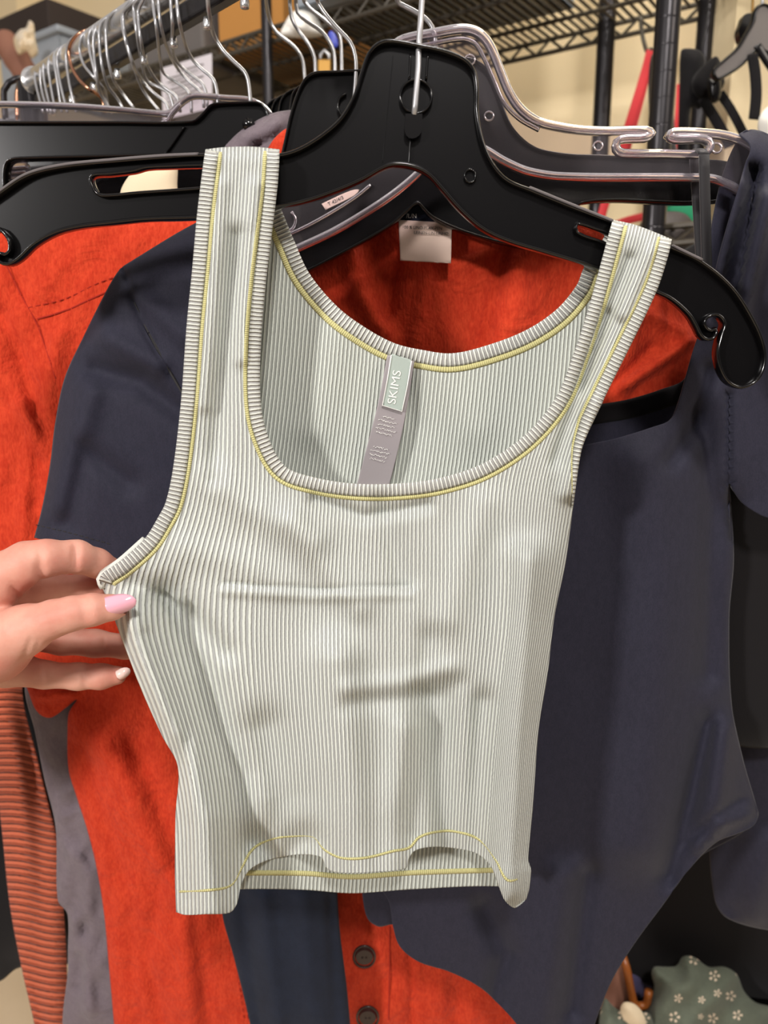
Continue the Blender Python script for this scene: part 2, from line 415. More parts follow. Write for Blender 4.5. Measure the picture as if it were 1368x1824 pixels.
M['bin'] = mat('frosted_clear_bin', (176, 184, 192), .35, Transmission_Weight=.25, IOR=1.3)
M['red'] = mat('red_webbing', (214, 50, 56), .6)
M['green'] = mat('green_cloth', (40, 160, 112), .7)
M['white'] = fabric('white_cloth', (240, 238, 230), None, 600, .2)
M['blue'] = mat('blue_plastic', (60, 72, 170), .4)
M['brass'] = mat('brass', (150, 115, 60), .45, .9)
M['brown'] = plain('brown_leather', (150, 104, 84), (136, 92, 74), 8)
M['lilac'] = fabric('lilac_cloth', (92, 86, 118), None, 600, .2)

# ------------------------------------------------------------------ room
D1 = np.array([-.81, .58]); D1 /= np.linalg.norm(D1); N1 = np.array([-D1[1], D1[0]]) * -1     # along the wall, into the wall
def wp(t, n, z, o=(.36, 1.29)):
    return Vector((o[0] + D1[0] * t + N1[0] * n, o[1] + D1[1] * t + N1[1] * n, z))
AW = math.atan2(D1[1], D1[0])
def struct(o): o['kind'] = 'structure'; return o
struct(box('floor', (0, 1.5, -.02), (8, 7, .04), M['floor']))
struct(box('wall_back', wp(1.2, .17, 1.4), (3.0, .08, 2.8), M['wall'], ang=AW))
struct(box('wall_right', (1.42, 1.28, 1.4), (1.98, .08, 2.8), M['wall'], ang=math.radians(8)))
struct(box('wall_left', wp(2.45, -.6, 1.4), (.08, 1.6, 2.8), M['wall'], ang=AW))
struct(box('trim_1', wp(1.72, .08, 1.4), (.20, .12, 2.8), M['wall'], ang=AW))
struct(box('trim_2', (.475, 1.13, 1.4), (.03, .03, 2.8), M['wall'], ang=AW))

# ------------------------------------------------------------------ wire shelving unit behind the rack
HS = CZ + .448
unit = thing('shelving_unit', 'black wire shelving unit with round posts against the cream wall behind the hangers', 'shelving', (.3, .94, 0))
def post(x, y, r, notch=True, top=2.35):
    pts = [(x, y, 0), (x, y, .8), (x, y, 1.6), (x, y, top)]
    tube('post', pts, r, M['notched' if notch else 'darkmetal'], unit, n=20, step=.4)
FL0 = np.array([.30, .925]); BL0 = np.array([.316, 1.25])
post(.293, .90, .0125)
post(.316, 1.235, .0125)
post(.432, 1.165, .0125, False)
q = FL0 + D1 * .50; post(-.168, 1.245, .008, False)
post(-.54, 1.75, .010, False, HS)
def seg(bm, a, b, r, n=6):
    a = Vector(a); b = Vector(b); d = b - a; L = d.length
    bmesh.ops.create_cone(bm, cap_ends=True, segments=n, radius1=r, radius2=r, depth=L, matrix=Matrix.Translation((a + b) / 2) @ d.to_track_quat('Z', 'Y').to_matrix().to_4x4())
def shelf_mesh(z, name):
    bm = bmesh.new(); u0, u1 = -.18, 1.12
    f = lambda t, k, zz: (FL0[0] + D1[0]*t + (N1[0]) * k, FL0[1] + D1[1]*t + N1[1] * k, zz)
    dep = .275
    for k in (0, dep):
        seg(bm, f(u0, k, z), f(u1, k, z), .0035); seg(bm, f(u0, k, z - .018), f(u1, k, z - .018), .0035)
        t = u0; i = 0
        while t < u1 - .02:
            a, b = (z, z - .018) if i % 2 == 0 else (z - .018, z)
            seg(bm, f(t, k, a), f(t + .022, k, b), .0022, 5); t += .022; i += 1
    for k in (.09, .19): seg(bm, f(u0, k, z - .01), f(u1, k, z - .01), .003)
    t = u0
    while t < u1: seg(bm, f(t, 0, z), f(t, dep, z), .0022, 5); t += .0125
    me = bpy.data.meshes.new(name); bm.to_mesh(me); bm.free(); me.materials.append(M['shelf'])
    o = bpy.data.objects.new(name, me); C.objects.link(o); o.parent = unit; o.matrix_parent_inverse = Matrix.Translation(unit.location).inverted()
    return o
shelf_mesh(HS, 'wire_shelf'); shelf_mesh(HS - .32, 'wire_shelf')
def sp_(t, k, z): return Vector((FL0[0] + D1[0]*t + N1[0]*k, FL0[1] + D1[1]*t + N1[1]*k, z))
# things on the top shelf
def bin_(name, t, k, z, L, W, H, mt, label, cat, lid=True, group=None):
    root = thing(name, label, cat, sp_(t, k, z), group)
    c = sp_(t, k, z + H / 2)
    th = .003; bm = bmesh.new()
    def ab(cx, cy, cz, sx, sy, sz):
        r = bmesh.ops.create_cube(bm, size=1); bmesh.ops.scale(bm, vec=(sx, sy, sz), verts=r['verts']); bmesh.ops.translate(bm, vec=(cx, cy, cz), verts=r['verts'])
    ab(0, 0, -H/2 + th/2, L, W, th)
    for s in (-1, 1): ab(s * (L/2 - th/2), 0, 0, th, W, H); ab(0, s * (W/2 - th/2), 0, L, th, H)
    bm.transform(Matrix.Translation(c) @ Matrix.Rotation(AW, 4, 'Z'))
    me = bpy.data.meshes.new('tub'); bm.to_mesh(me); bm.free(); me.materials.append(mt)
    o = bpy.data.objects.new('tub', me); C.objects.link(o); o.parent = root; o.matrix_parent_inverse = Matrix.Translation(root.location).inverted()
    if lid:
        box('rim', sp_(t, k, z + .022), (L + .012, W + .012, .008), mt, root, AW, .002)
        box('lid', sp_(t, k, z + H), (L + .02, W + .02, .012), mt, root, AW, .003)
    return root
b1 = bin_('storage_bin', .345, .085, HS + .002, .31, .22, .20, M['bin'], 'blue-grey clear plastic storage bin on the top shelf above the black hanger', 'storage bin')
box('label_sticker', sp_(.365, -.029, HS + .062), (.03, .002, .03), M['paper'], b1, AW)['label'] = 'white sticker with a red band'
box('label_band', sp_(.365, -.0305, HS + .065), (.024, .001, .014), M['red'], b1, AW)
sh = thing('shoe', 'dark grey-brown shoe inside the clear storage bin on the top shelf', 'shoe', sp_(.43, .08, HS + .01))
def blob(name, pts, rad, mt, parent=None, sub=2, scale=None):
    bm = bmesh.new()
    for p, r in zip(pts, rad):
        g = bmesh.ops.create_icosphere(bm, subdivisions=3, radius=r, matrix=Matrix.Translation(p))
    me = bpy.data.meshes.new(name); bm.to_mesh(me); bm.free(); me.materials.append(mt)
    o = bpy.data.objects.new(name, me); C.objects.link(o)
    r = o.modifiers.new('Remesh', 'REMESH'); r.mode = 'VOXEL'; r.voxel_size = min(rad) * .22; r.use_smooth_shade = True
    s = o.modifiers.new('Smooth', 'SMOOTH'); s.iterations = 8
    if parent: o.parent = parent; o.matrix_parent_inverse = Matrix.Translation(parent.location).inverted() if parent.type == 'EMPTY' else Matrix()
    return o
M['shoe'] = plain('grey_suede', (96, 86, 80), (80, 70, 66), 20)
blob('upper', [sp_(.44 - i * .014, .055, HS + .055 + .008 * i) for i in range(6)], [.024, .026, .027, .026, .024, .020], M['shoe'], sh)
blob('sole', [sp_(.44 - i * .014, .055, HS + .028 + .008 * i) for i in range(6)], [.014] * 6, M['ink'], sh)
cb = thing('cardboard_box', 'tan cardboard box on the top shelf left of the white crumpled cloth', 'box', sp_(.66, .15, HS))
box('carton', sp_(.64, .15, HS + .09), (.16, .22, .18), M['card'], cb, AW, .002); box('flap', sp_(.64, .03, HS + .185), (.16, .10, .004), M['card'], cb, AW, 0)
gb = thing('grey_storage_bin', 'dark grey box on the top shelf behind the hanger hooks with paper below', 'storage bin', sp_(.86, .15, HS))
box('tub', sp_(.83, .12, HS + .085), (.19, .20, .19), M['grey_bin'], gb, AW, .006); box('rim', sp_(.83, .12, HS + .185), (.205, .215, .014), M['grey_bin'], gb, AW, .003)
pp = thing('paper_sign', 'white printed paper sheet taped to the shelf edge behind the wire hooks', 'sign', sp_(.80, -.012, HS - .1))
def quad_sheet(name, pxs, Ys, mt, parent, th=.0006):
    v = [P(x, y, Y) for (x, y), Y in zip(pxs, Ys)]
    return solid(mesh_obj(name, v, [(0, 1, 2, 3)], mt, parent, smooth=False), th)
quad_sheet('sheet', [(287, 122), (377, 95), (378, 192), (291, 214)], [1.36, 1.27, 1.27, 1.36], M['paper'], pp)
for k in range(9):
    quad_sheet('printed_line', [(296, 133 + k*7), (296 + 66 - 9*(k % 3), 113 + k*7 + 3*(k % 3)), (296 + 66 - 9*(k % 3), 115 + k*7 + 3*(k % 3)), (296, 135 + k*7)], [1.352, 1.28, 1.28, 1.352], M['grey_bin'], pp, .0002)
cl = shell('crumpled_cloth', [(500, 62), (508, 40), (520, 22), (540, 15), (560, 25), (572, 45), (578, 62), (540, 68)], 1.2, .03, M['white'], None, 6, 14, lambda x, y: .006 * wob(x, y, 9, 9, 3))
tag(cl, 'crumpled white cloth on the top shelf right of the cardboard box', 'cloth')
# left bin with brown boot
b2 = bin_('clear_storage_bin', 1.20, .12, HS - .02, .20, .22, .13, M['bin'], 'clear plastic bin holding a brown boot at the far left of the shelf', 'storage bin')
bt = blob('boot', [P(18, 88, 1.50), P(30, 105, 1.50), P(42, 125, 1.50), P(12, 75, 1.50), P(46, 138, 1.5)], [.022, .024, .022, .02, .018], M['brown'])
tag(bt, 'brown leather boot leaning in front of the clear bin at the far left', 'boot')
tb = box('dark_carton', sp_(1.25, .12, HS + .145), (.24, .22, .05), M['dark_box'], None, AW, .003); tag(tb, 'dark brown carton on top of the clear bin at the far left', 'box')
pb = shell('plastic_bag', [(24, 70), (36, 52), (46, 50), (52, 36), (60, 42), (63, 70), (68, 96), (56, 104), (48, 92), (34, 98)], 1.45, .02, mat('milky_plastic', (235, 215, 180), .3, Transmission_Weight=.4), None, 6, 12, lambda x, y: .012 * wob(x, y, 5, 8, 8))
tag(pb, 'creased milky plastic bag beside the boot at the far left', 'bag')
# lower shelf contents
z2 = HS - .32
for t, L, H, mt, lb in ((.62, .26, .23, 'dark_box', 'dark brown box on the lower shelf behind the wire hooks'), (.50, .20, .22, 'dark_box', 'dark brown box on the lower shelf behind the small padlock')):
    r = thing('carton', lb, 'box', sp_(t, .15, z2)); box('carton_body', sp_(t, .15, z2 + H / 2), (L, .2, H), M[mt], r, AW, .004); box('lid', sp_(t, .15, z2 + H), (L + .008, .208, .03), M[mt], r, AW, .003)
for i, (t, dz) in enumerate(((.93, 0), (.94, .045), (.92, .09), (.93, .135))):
    o = blob('folded_garment', [sp_(t + a * .05, .10 + b * .06, z2 + .03 + dz) for a in (-2, -1, 0, 1, 2) for b in (0, 1)], [.028] * 10, M['olive'] if i % 2 else M['dark_box'])
    tag(o, ['lowest dark garment folded in the stack at the left of the lower shelf', 'olive folded garment second from the bottom of the lower shelf stack', 'dark folded garment second from the top of the lower shelf stack', 'olive folded garment topmost of the lower shelf stack'][i], 'folded clothes', 'stack of folded clothes on the lower shelf')
pl = thing('padlock', 'small brass padlock with a steel shackle hanging on the shelf edge', 'padlock', P(578, 122, 1.1))
bx = box('lock_body', P(578, 120, 1.1), (.017, .009, .017), M['brass'], pl, 0, .002)
tube('shackle', [P(571, 110, 1.1), P(571, 98, 1.1), P(578, 90, 1.1), P(586, 98, 1.1), P(586, 110, 1.1)], .002, M['steel'], pl)
bl = shell('blue_tag', [(584, 62), (590, 54), (600, 66), (602, 84), (592, 84)], 1.13, .004, M['blue'], None, 5, 6); tag(bl, 'small blue plastic tag beside the padlock', 'tag')

# ------------------------------------------------------------------ things hanging on the right of the wall
def band(name, pts, wd, mt, parent, Y, th=.002, label=None):
    """flat webbing strap along a pixel path at depth Y"""
    p = spline(pts, False, 8); t = np.gradient(p, axis=0); t /= np.linalg.norm(t, axis=1)[:, None]; nn = np.stack([-t[:, 1], t[:, 0]], -1)
    a = PA(*(p - nn * wd / 2).T, Y); b = PA(*(p + nn * wd / 2).T, Y); m = len(p)
    o = solid(mesh_obj(name, np.concatenate([a, b]), [(i, i + 1, m + i + 1, m + i) for i in range(m - 1)], mt, parent), th)
    bv = o.modifiers.new('Bevel', 'BEVEL'); bv.width = th * .3; bv.segments = 2
    return o
hk = tube('wall_hook', [P(1141, 30, 1.16), P(1143, 55, 1.16), P(1147, 75, 1.155), P(1153, 92, 1.14), P(1160, 88, 1.125)], .0028, M['shelf']); tag(hk, 'dark wire hook on the shelf edge above the red strap', 'hook')
ly = thing('red_lanyard', 'red webbing lanyard hanging from the wire hook left of the notched post', 'lanyard', P(1158, 92, 1.12))
band('strap', [(1159, 90), (1150, 125), (1135, 175), (1118, 230), (1104, 285), (1085, 340), (1065, 405)], 15, M['red'], ly, 1.12)
band('strap', [(1160, 92), (1154, 130), (1142, 180), (1126, 240), (1112, 290), (1105, 330)], 9, M['red'], ly, 1.13)
band('strap', [(1150, 385), (1120, 392), (1090, 403)], 14, M['red'], ly, 1.12)
r2 = band('red_strap', [(1210, 150), (1207, 200), (1203, 250), (1200, 300)], 9, M['red'], None, 1.13); tag(r2, 'thin red strap hanging just right of the notched post', 'strap')
tote = thing('black_tote', 'black fabric tote bag with a wide handle hanging behind the notched post', 'bag', P(1185, 330, 1.0))
shell('bag_body', [(1160, 100), (1172, 88), (1190, 84), (1196, 120), (1200, 200), (1205, 360), (1165, 360), (1158, 250), (1155, 150)], 1.0, .012, M['strap'], tote, 9, 12)
bp_ = thing('black_backpack', 'black bag with crossed straps hanging on the wall right of the notched post', 'bag', P(1235, 200, 1.02))
shell('bag_body', [(1213, 90), (1222, 86), (1246, 90), (1256, 105), (1252, 150), (1262, 175), (1245, 195), (1232, 190), (1228, 230), (1222, 330), (1205, 330), (1208, 230), (1210, 150)], 1.02, .012, M['blackcloth'], bp_, 7, 10)
shell('front_pocket', [(1240, 130), (1275, 100), (1285, 115), (1290, 150), (1262, 182), (1240, 170), (1232, 150)], 1.0, .012, M['blackcloth'], bp_, 7, 10)
band('strap', [(1250, 175), (1270, 205), (1290, 240), (1300, 262)], 20, M['blackcloth'], bp_, .995)
band('strap', [(1282, 165), (1300, 192), (1318, 225), (1330, 250)], 17, M['blackcloth'], bp_, .99)
band('strap', [(1250, 88), (1255, 60), (1260, 30), (1262, -20)], 3, M['ink'], bp_, 1.01)
gr = thing('black_clip_hanger', 'black plastic hanger with curved arms hanging on the wall at the top right corner', 'hanger', P(1355, 0, .95))
hp = [(1352, 12), (1364, 12), (1372, 24), (1372, 60), (1400, 100), (1410, 130), (1395, 128), (1365, 95), (1345, 92), (1318, 118), (1290, 136), (1276, 142), (1270, 128), (1290, 108), (1312, 88), (1328, 62), (1340, 40), (1344, 20)]
plate('hanger_body', hp, [], .95, .003, M['grey_bin'], gr, 9); rim('hanger_rim', [(hp, True)], .95, .0016, .005, M['blackpl'], gr)
tube('hook', [P(1358, 14, .95), P(1358, -10, .95), P(1359, -40, .95), P(1350, -70, .95), P(1335, -60, .95)], .0017, M['steel'], gr)
h2 = thing('black_hanger', 'second black plastic hanger close behind the one in the top right corner', 'hanger', P(1330, 30, .98))
hp2 = [(1322, 30), (1332, 27), (1340, 30), (1350, 60), (1340, 80), (1318, 78), (1312, 60), (1318, 40)]
plate('hanger_body', hp2, [], .98, .006, M['blackpl'], h2, 7); tube('hook', [P(1340, 28, .98), P(1341, 0, .98), P(1342, -30, .98)], .0015, M['brass'], h2)
lp = thing('black_belt', 'black belt loop hanging down from the top right hanger', 'belt', P(1348, 100, .94))
band('strap', [(1340, 96), (1345, 130), (1347, 170), (1343, 213)], 19, M['blackcloth'], lp, .94, .004)
band('strap', [(1348, 80), (1360, 100), (1380, 130)], 14, M['blackpl'], lp, .94, .004)
cd = thing('plastic_clip', 'shiny black plastic clip joining the crossed bag straps', 'clip', P(1271, 160, .97))
shell('clip_body', [(1262, 140), (1282, 140), (1285, 160), (1280, 180), (1268, 184), (1261, 165)], .975, .008, M['blackpl'], cd, 5, 6)
wt = shell('white_garment', [(1352, 210), (1368, 190), (1400, 180), (1440, 200), (1440, 300), (1360, 300), (1350, 240)], .9, .03, M['white'], None, 9, 20, lambda x, y: .004 * wob(x, y, 20, 20, 5)); tag(wt, 'white garment behind the navy shoulder at the right edge', 'garment')
gn = shell('green_garment', [(1158, 385), (1168, 362), (1232, 355), (1240, 395), (1200, 400)], 1.05, .01, M['green'], None, 8, 10); tag(gn, 'bright green cloth behind the black hanger on the right', 'garment')
pd = shell('black_padded_bag', [(1138, 410), (1145, 392), (1165, 382), (1195, 376), (1225, 384), (1240, 420), (1235, 520), (1150, 500)], .95, .025, mat('padded_black', (66, 60, 58), .6), None, 9, 25); tag(pd, 'dark padded bag below the green cloth behind the tank top strap', 'bag')

# ------------------------------------------------------------------ chrome clothes rail
HR = CZ + .24
RD = np.array([-.134, .144]); RD /= np.linalg.norm(RD); R0 = np.array([-.192, .656])
def rail(s, dz=0): return Vector((R0[0] + RD[0]*s, R0[1] + RD[1]*s, HR + dz))
NB = np.array([-RD[1] * -1, -RD[0]])   # away from the viewer
NB = np.array([RD[1], -RD[0]])
def cproj(p):
    d = Vector(p) - Vector((0, 0, CZ)); f = d.y * math.cos(TH) - d.z * math.sin(TH); u = d.y * math.sin(TH) + d.z * math.cos(TH)
    return 684 + F * d.x / f, 912 - F * u / f
rk = thing('clothes_rail', 'chrome clothes rail running back to the left with wire hooks along it', 'clothes rack', (rail(.2).x, rail(.2).y, 0))
tube('rail_tube', [rail(-.75), rail(0), rail(.195)], .0100, M['chrome'], rk, 24, .1)
tube('end_cap', [rail(.193), rail(.200), rail(.206)], [.0125, .0125, .008], M['chrome'], rk, 24, .004)
mid = rail(-.27, -.0205); box('under_bar', mid, (.92, .010, .013), M['darkmetal'], rk, math.atan2(RD[1], RD[0]), .002)
for i in range(16):
    p = rail(.16 - i * .045, -.0285); tube('peg', [p, p + Vector((0, 0, -.004)), p + Vector((0, 0, -.007))], [.0022, .003, .0028], M['chrome'], rk, 8, .002)
tube('upright', [rail(.205, .0), rail(.205, -.8), (rail(.205).x, rail(.205).y, .0)], .0125, M['darkmetal'], rk, 16, .3)
tube('upright', [rail(-.70, .0), rail(-.70, -.8), (rail(-.7).x, rail(-.7).y, .0)], .0125, M['darkmetal'], rk, 16, .3)

# hanger hooks: (pixel path from the rail down, label bits)
SR = np.linspace(-.45, .2, 400); RX = np.array([cproj(rail(s, .013))[0] for s in SR])
def s_at(x): return float(np.interp(x, RX[::-1], SR[::-1]))
def hook(path, mt, parent, r=.0011, wide=1.0, Yn=None):
    path = list(path)
    if path[0][1] <= 2:
        x0 = path[0][0]; sa = s_at(x0 + 16); ax, ay = cproj(rail(sa, .0115)); path = [(ax, ay)] + ([((ax * .25 + x0 * .75) - 1, ay * .45)] if ay < -25 else []) + path
    s = s_at(path[0][0] + 2); Ys = rail(s).y - .010
    Ye = Yn if Yn else Ys - .010
    pts = []
    for i, (x, y) in enumerate(path):
        f = i / (len(path) - 1); sr = s_at(x); below = y - cproj(rail(sr, -.027))[1]
        b = min(1, max(0, below / 45)); yr = rail(sr).y - .024 if i else Ys     # in front of the rail until the wire has dropped below it
        pts.append(P(x, y, yr * (1 - b) + Ye * b if i else Ys))
    n3 = Vector((NB[0], NB[1], 0)); p0 = pts[0]; up = Vector((0, 0, 1))
    head = [p0 + n3 * .024 - up * .022, p0 + n3 * .024 - up * .010, p0 + n3 * .019 - up * .001, p0 + n3 * .009 + up * .003]
    tube('hook', head + pts, r, mt, parent, 8, .004)
    return pts[-1]
HB = [(-.20, -.075), (-.195, -.060), (-.14, -.045), (-.06, -.030), (-.035, -.012), (-.022, .0), (.022, .0), (.035, -.012), (.06, -.030), (.14, -.045), (.195, -.060), (.20, -.075), (.185, -.078), (.12, -.062), (.05, -.055), (0, -.035), (-.05, -.055), (-.12, -.062), (-.185, -.078)]
def local_hanger_mesh(mname, mt):
    V, T = tri_poly(spline(HB, True, .008), (), .02); n = len(V)
    W = np.zeros((2*n, 3)); W[:n, 0] = V[:, 0]; W[:n, 2] = V[:, 1]; W[n:] = W[:n]; W[:n, 1] = -.0025; W[n:, 1] = .0025
    E = {}
    for t in T:
        for a, b in ((t[0], t[1]), (t[1], t[2]), (t[2], t[0])): E[(a, b)] = 1
    Fc = [tuple(t) for t in T] + [tuple(n + t[::-1]) for t in T] + [(b, a, a + n, b + n) for a, b in E if (b, a) not in E]
    m = bpy.data.meshes.new(mname); m.from_pydata([tuple(v) for v in W], [], [tuple(int(i) for i in f) for f in Fc]); m.materials.append(mt); return m
hbm = local_hanger_mesh('hanger_body', M['blackpl'])
W = [
 ([(370,0),(374,31),(382,65),(396,88),(417,110),(435,127),(442,143),(447,188)], 'steel', None),
 ([(315,0),(319,37),(331,82),(343,106),(364,127),(380,141),(386,160),(388,184),(388,196)], 'steel', None),
 ([(304,0),(307,41),(308,90),(319,115),(343,135),(362,151),(369,174),(369,190)], 'steel', None),
 ([(282,0),(286,41),(298,86),(317,123),(339,147),(358,164),(362,174),(363,192)], 'steel', None),
 ([(272,0),(279,51),(286,110),(292,131),(315,147),(333,160),(340,174),(341,200)], 'steel', None),
 ([(255,0),(246,20),(251,72),(263,117),(282,147),(302,162),(317,176),(321,200)], 'steel', None),
 ([(245,0),(238,12),(244,61),(255,123),(263,145),(288,158),(302,168),(312,202)], 'steel', None),
 ([(235,0),(220,25),(223,65),(235,108),(253,143),(272,164),(296,184),(304,206)], 'steel', None),
 ([(239,2),(218,29),(225,78),(241,127),(257,164),(286,200)], 'steel', None),
 ([(219,14),(196,28),(189,53),(191,96),(200,137),(216,163),(240,195)], 'steel', None),
 ([(202,28),(181,40),(177,70),(182,119),(193,154),(210,177),(222,200)], 'steel', None),
 ([(179,40),(168,58),(167,91),(172,132),(179,167),(189,182),(200,202)], 'steel', None),
 ([(175,42),(161,56),(158,75),(163,105),(174,147),(181,168),(195,200)], 'steel', None),
 ([(160,54),(146,65),(142,91),(149,114),(163,133),(182,154),(190,175),(192,200)], 'steel', None),
 ([(149,56),(130,70),(123,91),(126,114),(139,139),(158,158),(181,175),(187,200)], 'copper', 'tan coated wire hook, the only one bent wide among the silver hooks'),
 ([(144,61),(123,75),(118,102),(121,132),(126,161),(136,200)], 'steel', None),
 ([(114,82),(105,91),(102,112),(107,146),(120,200)], 'steel', None),
 ([(104,88),(96,102),(100,132),(110,200)], 'steel', None),
 ([(95,95),(86,112),(88,137),(99,200)], 'steel', None),
 ([(88,102),(77,119),(81,154),(92,200)], 'steel', None),
 ([(79,109),(72,126),(74,158),(86,200)], 'steel', None),
 ([(70,114),(62,133),(65,154),(77,200)], 'steel', None),
]
ORD = ['nearest', 'second', 'third', 'fourth', 'fifth', 'sixth', 'seventh', 'eighth', 'ninth', 'tenth', 'eleventh', 'twelfth', 'thirteenth', 'fourteenth', 'fifteenth', 'sixteenth', 'seventeenth', 'eighteenth', 'nineteenth', 'twentieth', 'twenty-first', 'farthest']
GRP = 'wire hooked hangers crowded on the left stretch of the rail'
for i, (path, mt, lb) in enumerate(W):
    if i < 2: continue
    yn = max(rail(s_at(path[0][0] + 2)).y - .02, .650 + .004 * i)
    e = P(*path[-1], yn)
    h = thing('clothes_hanger', lb or ('steel wire hook, %s, counted from the right, in the crowded row on the chrome rail' % ORD[i - 2]), 'hanger', e, None if lb else GRP)
    hook(path, M[mt], h, .0012 if mt == 'steel' else .0014, Yn=yn)
    b = bpy.data.objects.new('hanger_body', hbm); C.objects.link(b); b.parent = h; b.scale = (.42, 1, .8)
    b.location = (0, 0, -.030)
X = [
 ([(474,0),(481,37),(492,57),(523,82),(538,104),(543,141),(544,170)], .60),
 ([(516,0),(520,33),(532,55),(550,79),(560,102),(562,133),(563,150)], .575),
 ([(527,0),(530,22),(547,38),(574,57),(591,82),(596,102),(597,150)], .565),
 ([(541,0),(552,15),(578,35),(602,57),(607,73),(609,132),(610,150)], .555),
 ([(565,0),(576,20),(600,49),(624,75),(633,100),(634,132),(632,215)], .545)]
names = ['leftmost', 'second from left', 'third from left', 'rightmost']
for i, (path, Yn) in enumerate(X[:4]):
    Yn = .640 - .010 * i; (x, y) = ((478, 175), (492, 168), (506, 160), (526, 150))[i]
    h = thing('black_hanger', '%s of four glossy black hangers with steel hooks behind the squared black hanger' % names[i], 'hanger', P(*path[-1], Yn), 'glossy black hangers behind the squared black hanger')
    hook(path, M['steel'], h, .0014, Yn=Yn)
    q = [(x - 8, y + 50), (x - 4, y + 22), (x + 6, y + 8), (x + 26, y), (x + 60, y - 2), (x + 90, y + 30), (x + 90, y + 90), (x - 4, y + 90)]
    plate('hanger_body', q, [], Yn, .001, M['blackpl'], h, 12); rim('hanger_rim', [(q, True)], Yn, .001, .004, M['blackpl2'], h)
for k, (pth, mt, rr, lb) in enumerate((([(49,140),(35,151),(32,167),(33,215)], 'copper', .003, 'thick copper coloured hook at the far end of the chrome rail'), ([(30,140),(16,147),(7,161),(10,215)], 'darkmetal', .003, 'thick dark hook beyond the copper hook at the end of the rail'))):
    h = thing('clothes_hanger', lb, 'hanger', P(pth[-1][0], pth[-1][1], .83))
    tube('hook', [P(x + 22, y, .85) for x, y in ((pth[0]),)] + [P(x, y, .83) for x, y in pth], rr, M[mt], h)
    b = bpy.data.objects.new('hanger_body', hbm); C.objects.link(b); b.parent = h; b.scale = (.5, 1, .8)

# ------------------------------------------------------------------ squared black hanger and clear hanger at the left
Dp = [(-260, 300), (-200, 235), (-90, 221), (0, 221), (200, 221), (345, 220), (362, 208), (378, 191), (392, 188), (440, 186), (466, 188), (476, 200), (486, 222), (540, 240), (560, 290), (500, 285), (360, 277), (200, 280), (40, 284), (22, 287), (14, 296), (12, 330), (20, 390), (-40, 400), (-140, 380), (-230, 350)]
hD = thing('black_bar_hanger', 'wide straight black plastic hanger at the upper left above the front hanger arm', 'hanger', P(447, 190, .60))
plate('hanger_body', Dp, [], .60, .0012, M['blackpl'], hD, 20); rim('hanger_rim', [(Dp, True)], .60, .0011, .006, M['blackpl2'], hD)
rim('rib', [([(329, 226), (318, 242), (304, 262), (293, 276)], False)], .5975, .0006, .0016, M['blackpl2'], hD)
hook(W[0][0], M['steel'], hD, .0014, Yn=.60)
tube('peg', [P(443, 222, .597), P(443, 222, .592)], .0045, M['blackpl2'], hD, 12, .003)
Ep = [(-260, 230), (-100, 186), (0, 186), (117, 189), (205, 195), (292, 203), (304, 201), (320, 186), (336, 174), (352, 171), (400, 175), (450, 180), (480, 200), (500, 240), (500, 290), (300, 282), (100, 282), (-60, 290), (-240, 330)]
hE = thing('clear_bar_hanger', 'clear plastic hanger showing just above the straight black hanger at the upper left', 'hanger', P(447, 190, .625))
plate('hanger_body', Ep, [], .625, .0010, M['clearpl'], hE, 20); rim('hanger_rim', [(Ep, True)], .625, .0016, .005, M['clearrim'], hE)
for q_ in ([(300, 214), (285, 222)], [(322, 186), (306, 204), (296, 222)]): rim('rib', [(q_, False)], .622, .0012, .003, M['clearrim'], hE)
hook(W[1][0], M['steel'], hE, .0013, Yn=.625)
Gp = [(8, 300), (14, 290), (50, 292), (50, 335), (20, 345), (8, 335)]
hG = thing('clear_hanger_end', 'clear ridged hanger end seen through the notch of the straight black hanger', 'hanger', P(30, 320, .62))
plate('hanger_body', Gp, [], .62, .002, M['clearrim'], hG, 8)
for k in range(4): rim('ridge', [([(18, 300 + k*9), (46, 298 + k*9)], False)], .617, .0008, .003, M['clearrim'], hG)

# ------------------------------------------------------------------ garments at the back
g = shell('black_garment', [(-160, 330), (60, 296), (200, 292), (420, 300), (460, 600), (430, 1500), (200, 1700), (34, 1724), (0, 1748), (-150, 1800), (-190, 1000)], .70, .02, M['blackcloth'], None, 16, 40, lambda x, y: .006 * wob(x, y, 60, 400, 2)); tag(g, 'black garment behind the rust ribbed sleeve at the lower left edge', 'garment')
g = shell('cream_garment', [(214, 345), (226, 318), (243, 302), (262, 293), (312, 290), (316, 330), (318, 460), (215, 460)], .585, .006, M['cream'], None, 8, 12); tag(g, 'cream garment glimpsed through the slot of the front black hanger', 'garment')
rustp = [(-130, 900), (60, 900), (40, 1225), (68, 1354), (89, 1440), (103, 1500), (113, 1610), (119, 1713), (122, 1850), (122, 1850), (66, 1850), (66, 1850), (58, 1810), (38, 1723), (17, 1610), (2, 1470), (-20, 1300), (-110, 1100)]
g = shell('rust_knit_sleeve', rustp, .64, .016, M['rust'], None, 8, 26, lambda x, y: folds([([(60, 1250), (70, 1500), (70, 1850)], 22, .007)], x, y), uvf=lambda x, y: np.stack([x, y - .12 * x + 3*np.sin(x / 20)], -1)); tag(g, 'rust orange knit sleeve with horizontal ribs at the lower left edge', 'knitwear')
greyp = [(398, 268), (412, 248), (435, 228), (470, 208), (500, 198), (530, 200), (545, 260), (600, 420), (600, 1200), (560, 1860), (130, 1860), (121, 1713), (120, 1628), (103, 1604), (99, 1474), (79, 1388), (62, 1303), (44, 1225), (60, 900), (300, 480), (402, 420)]
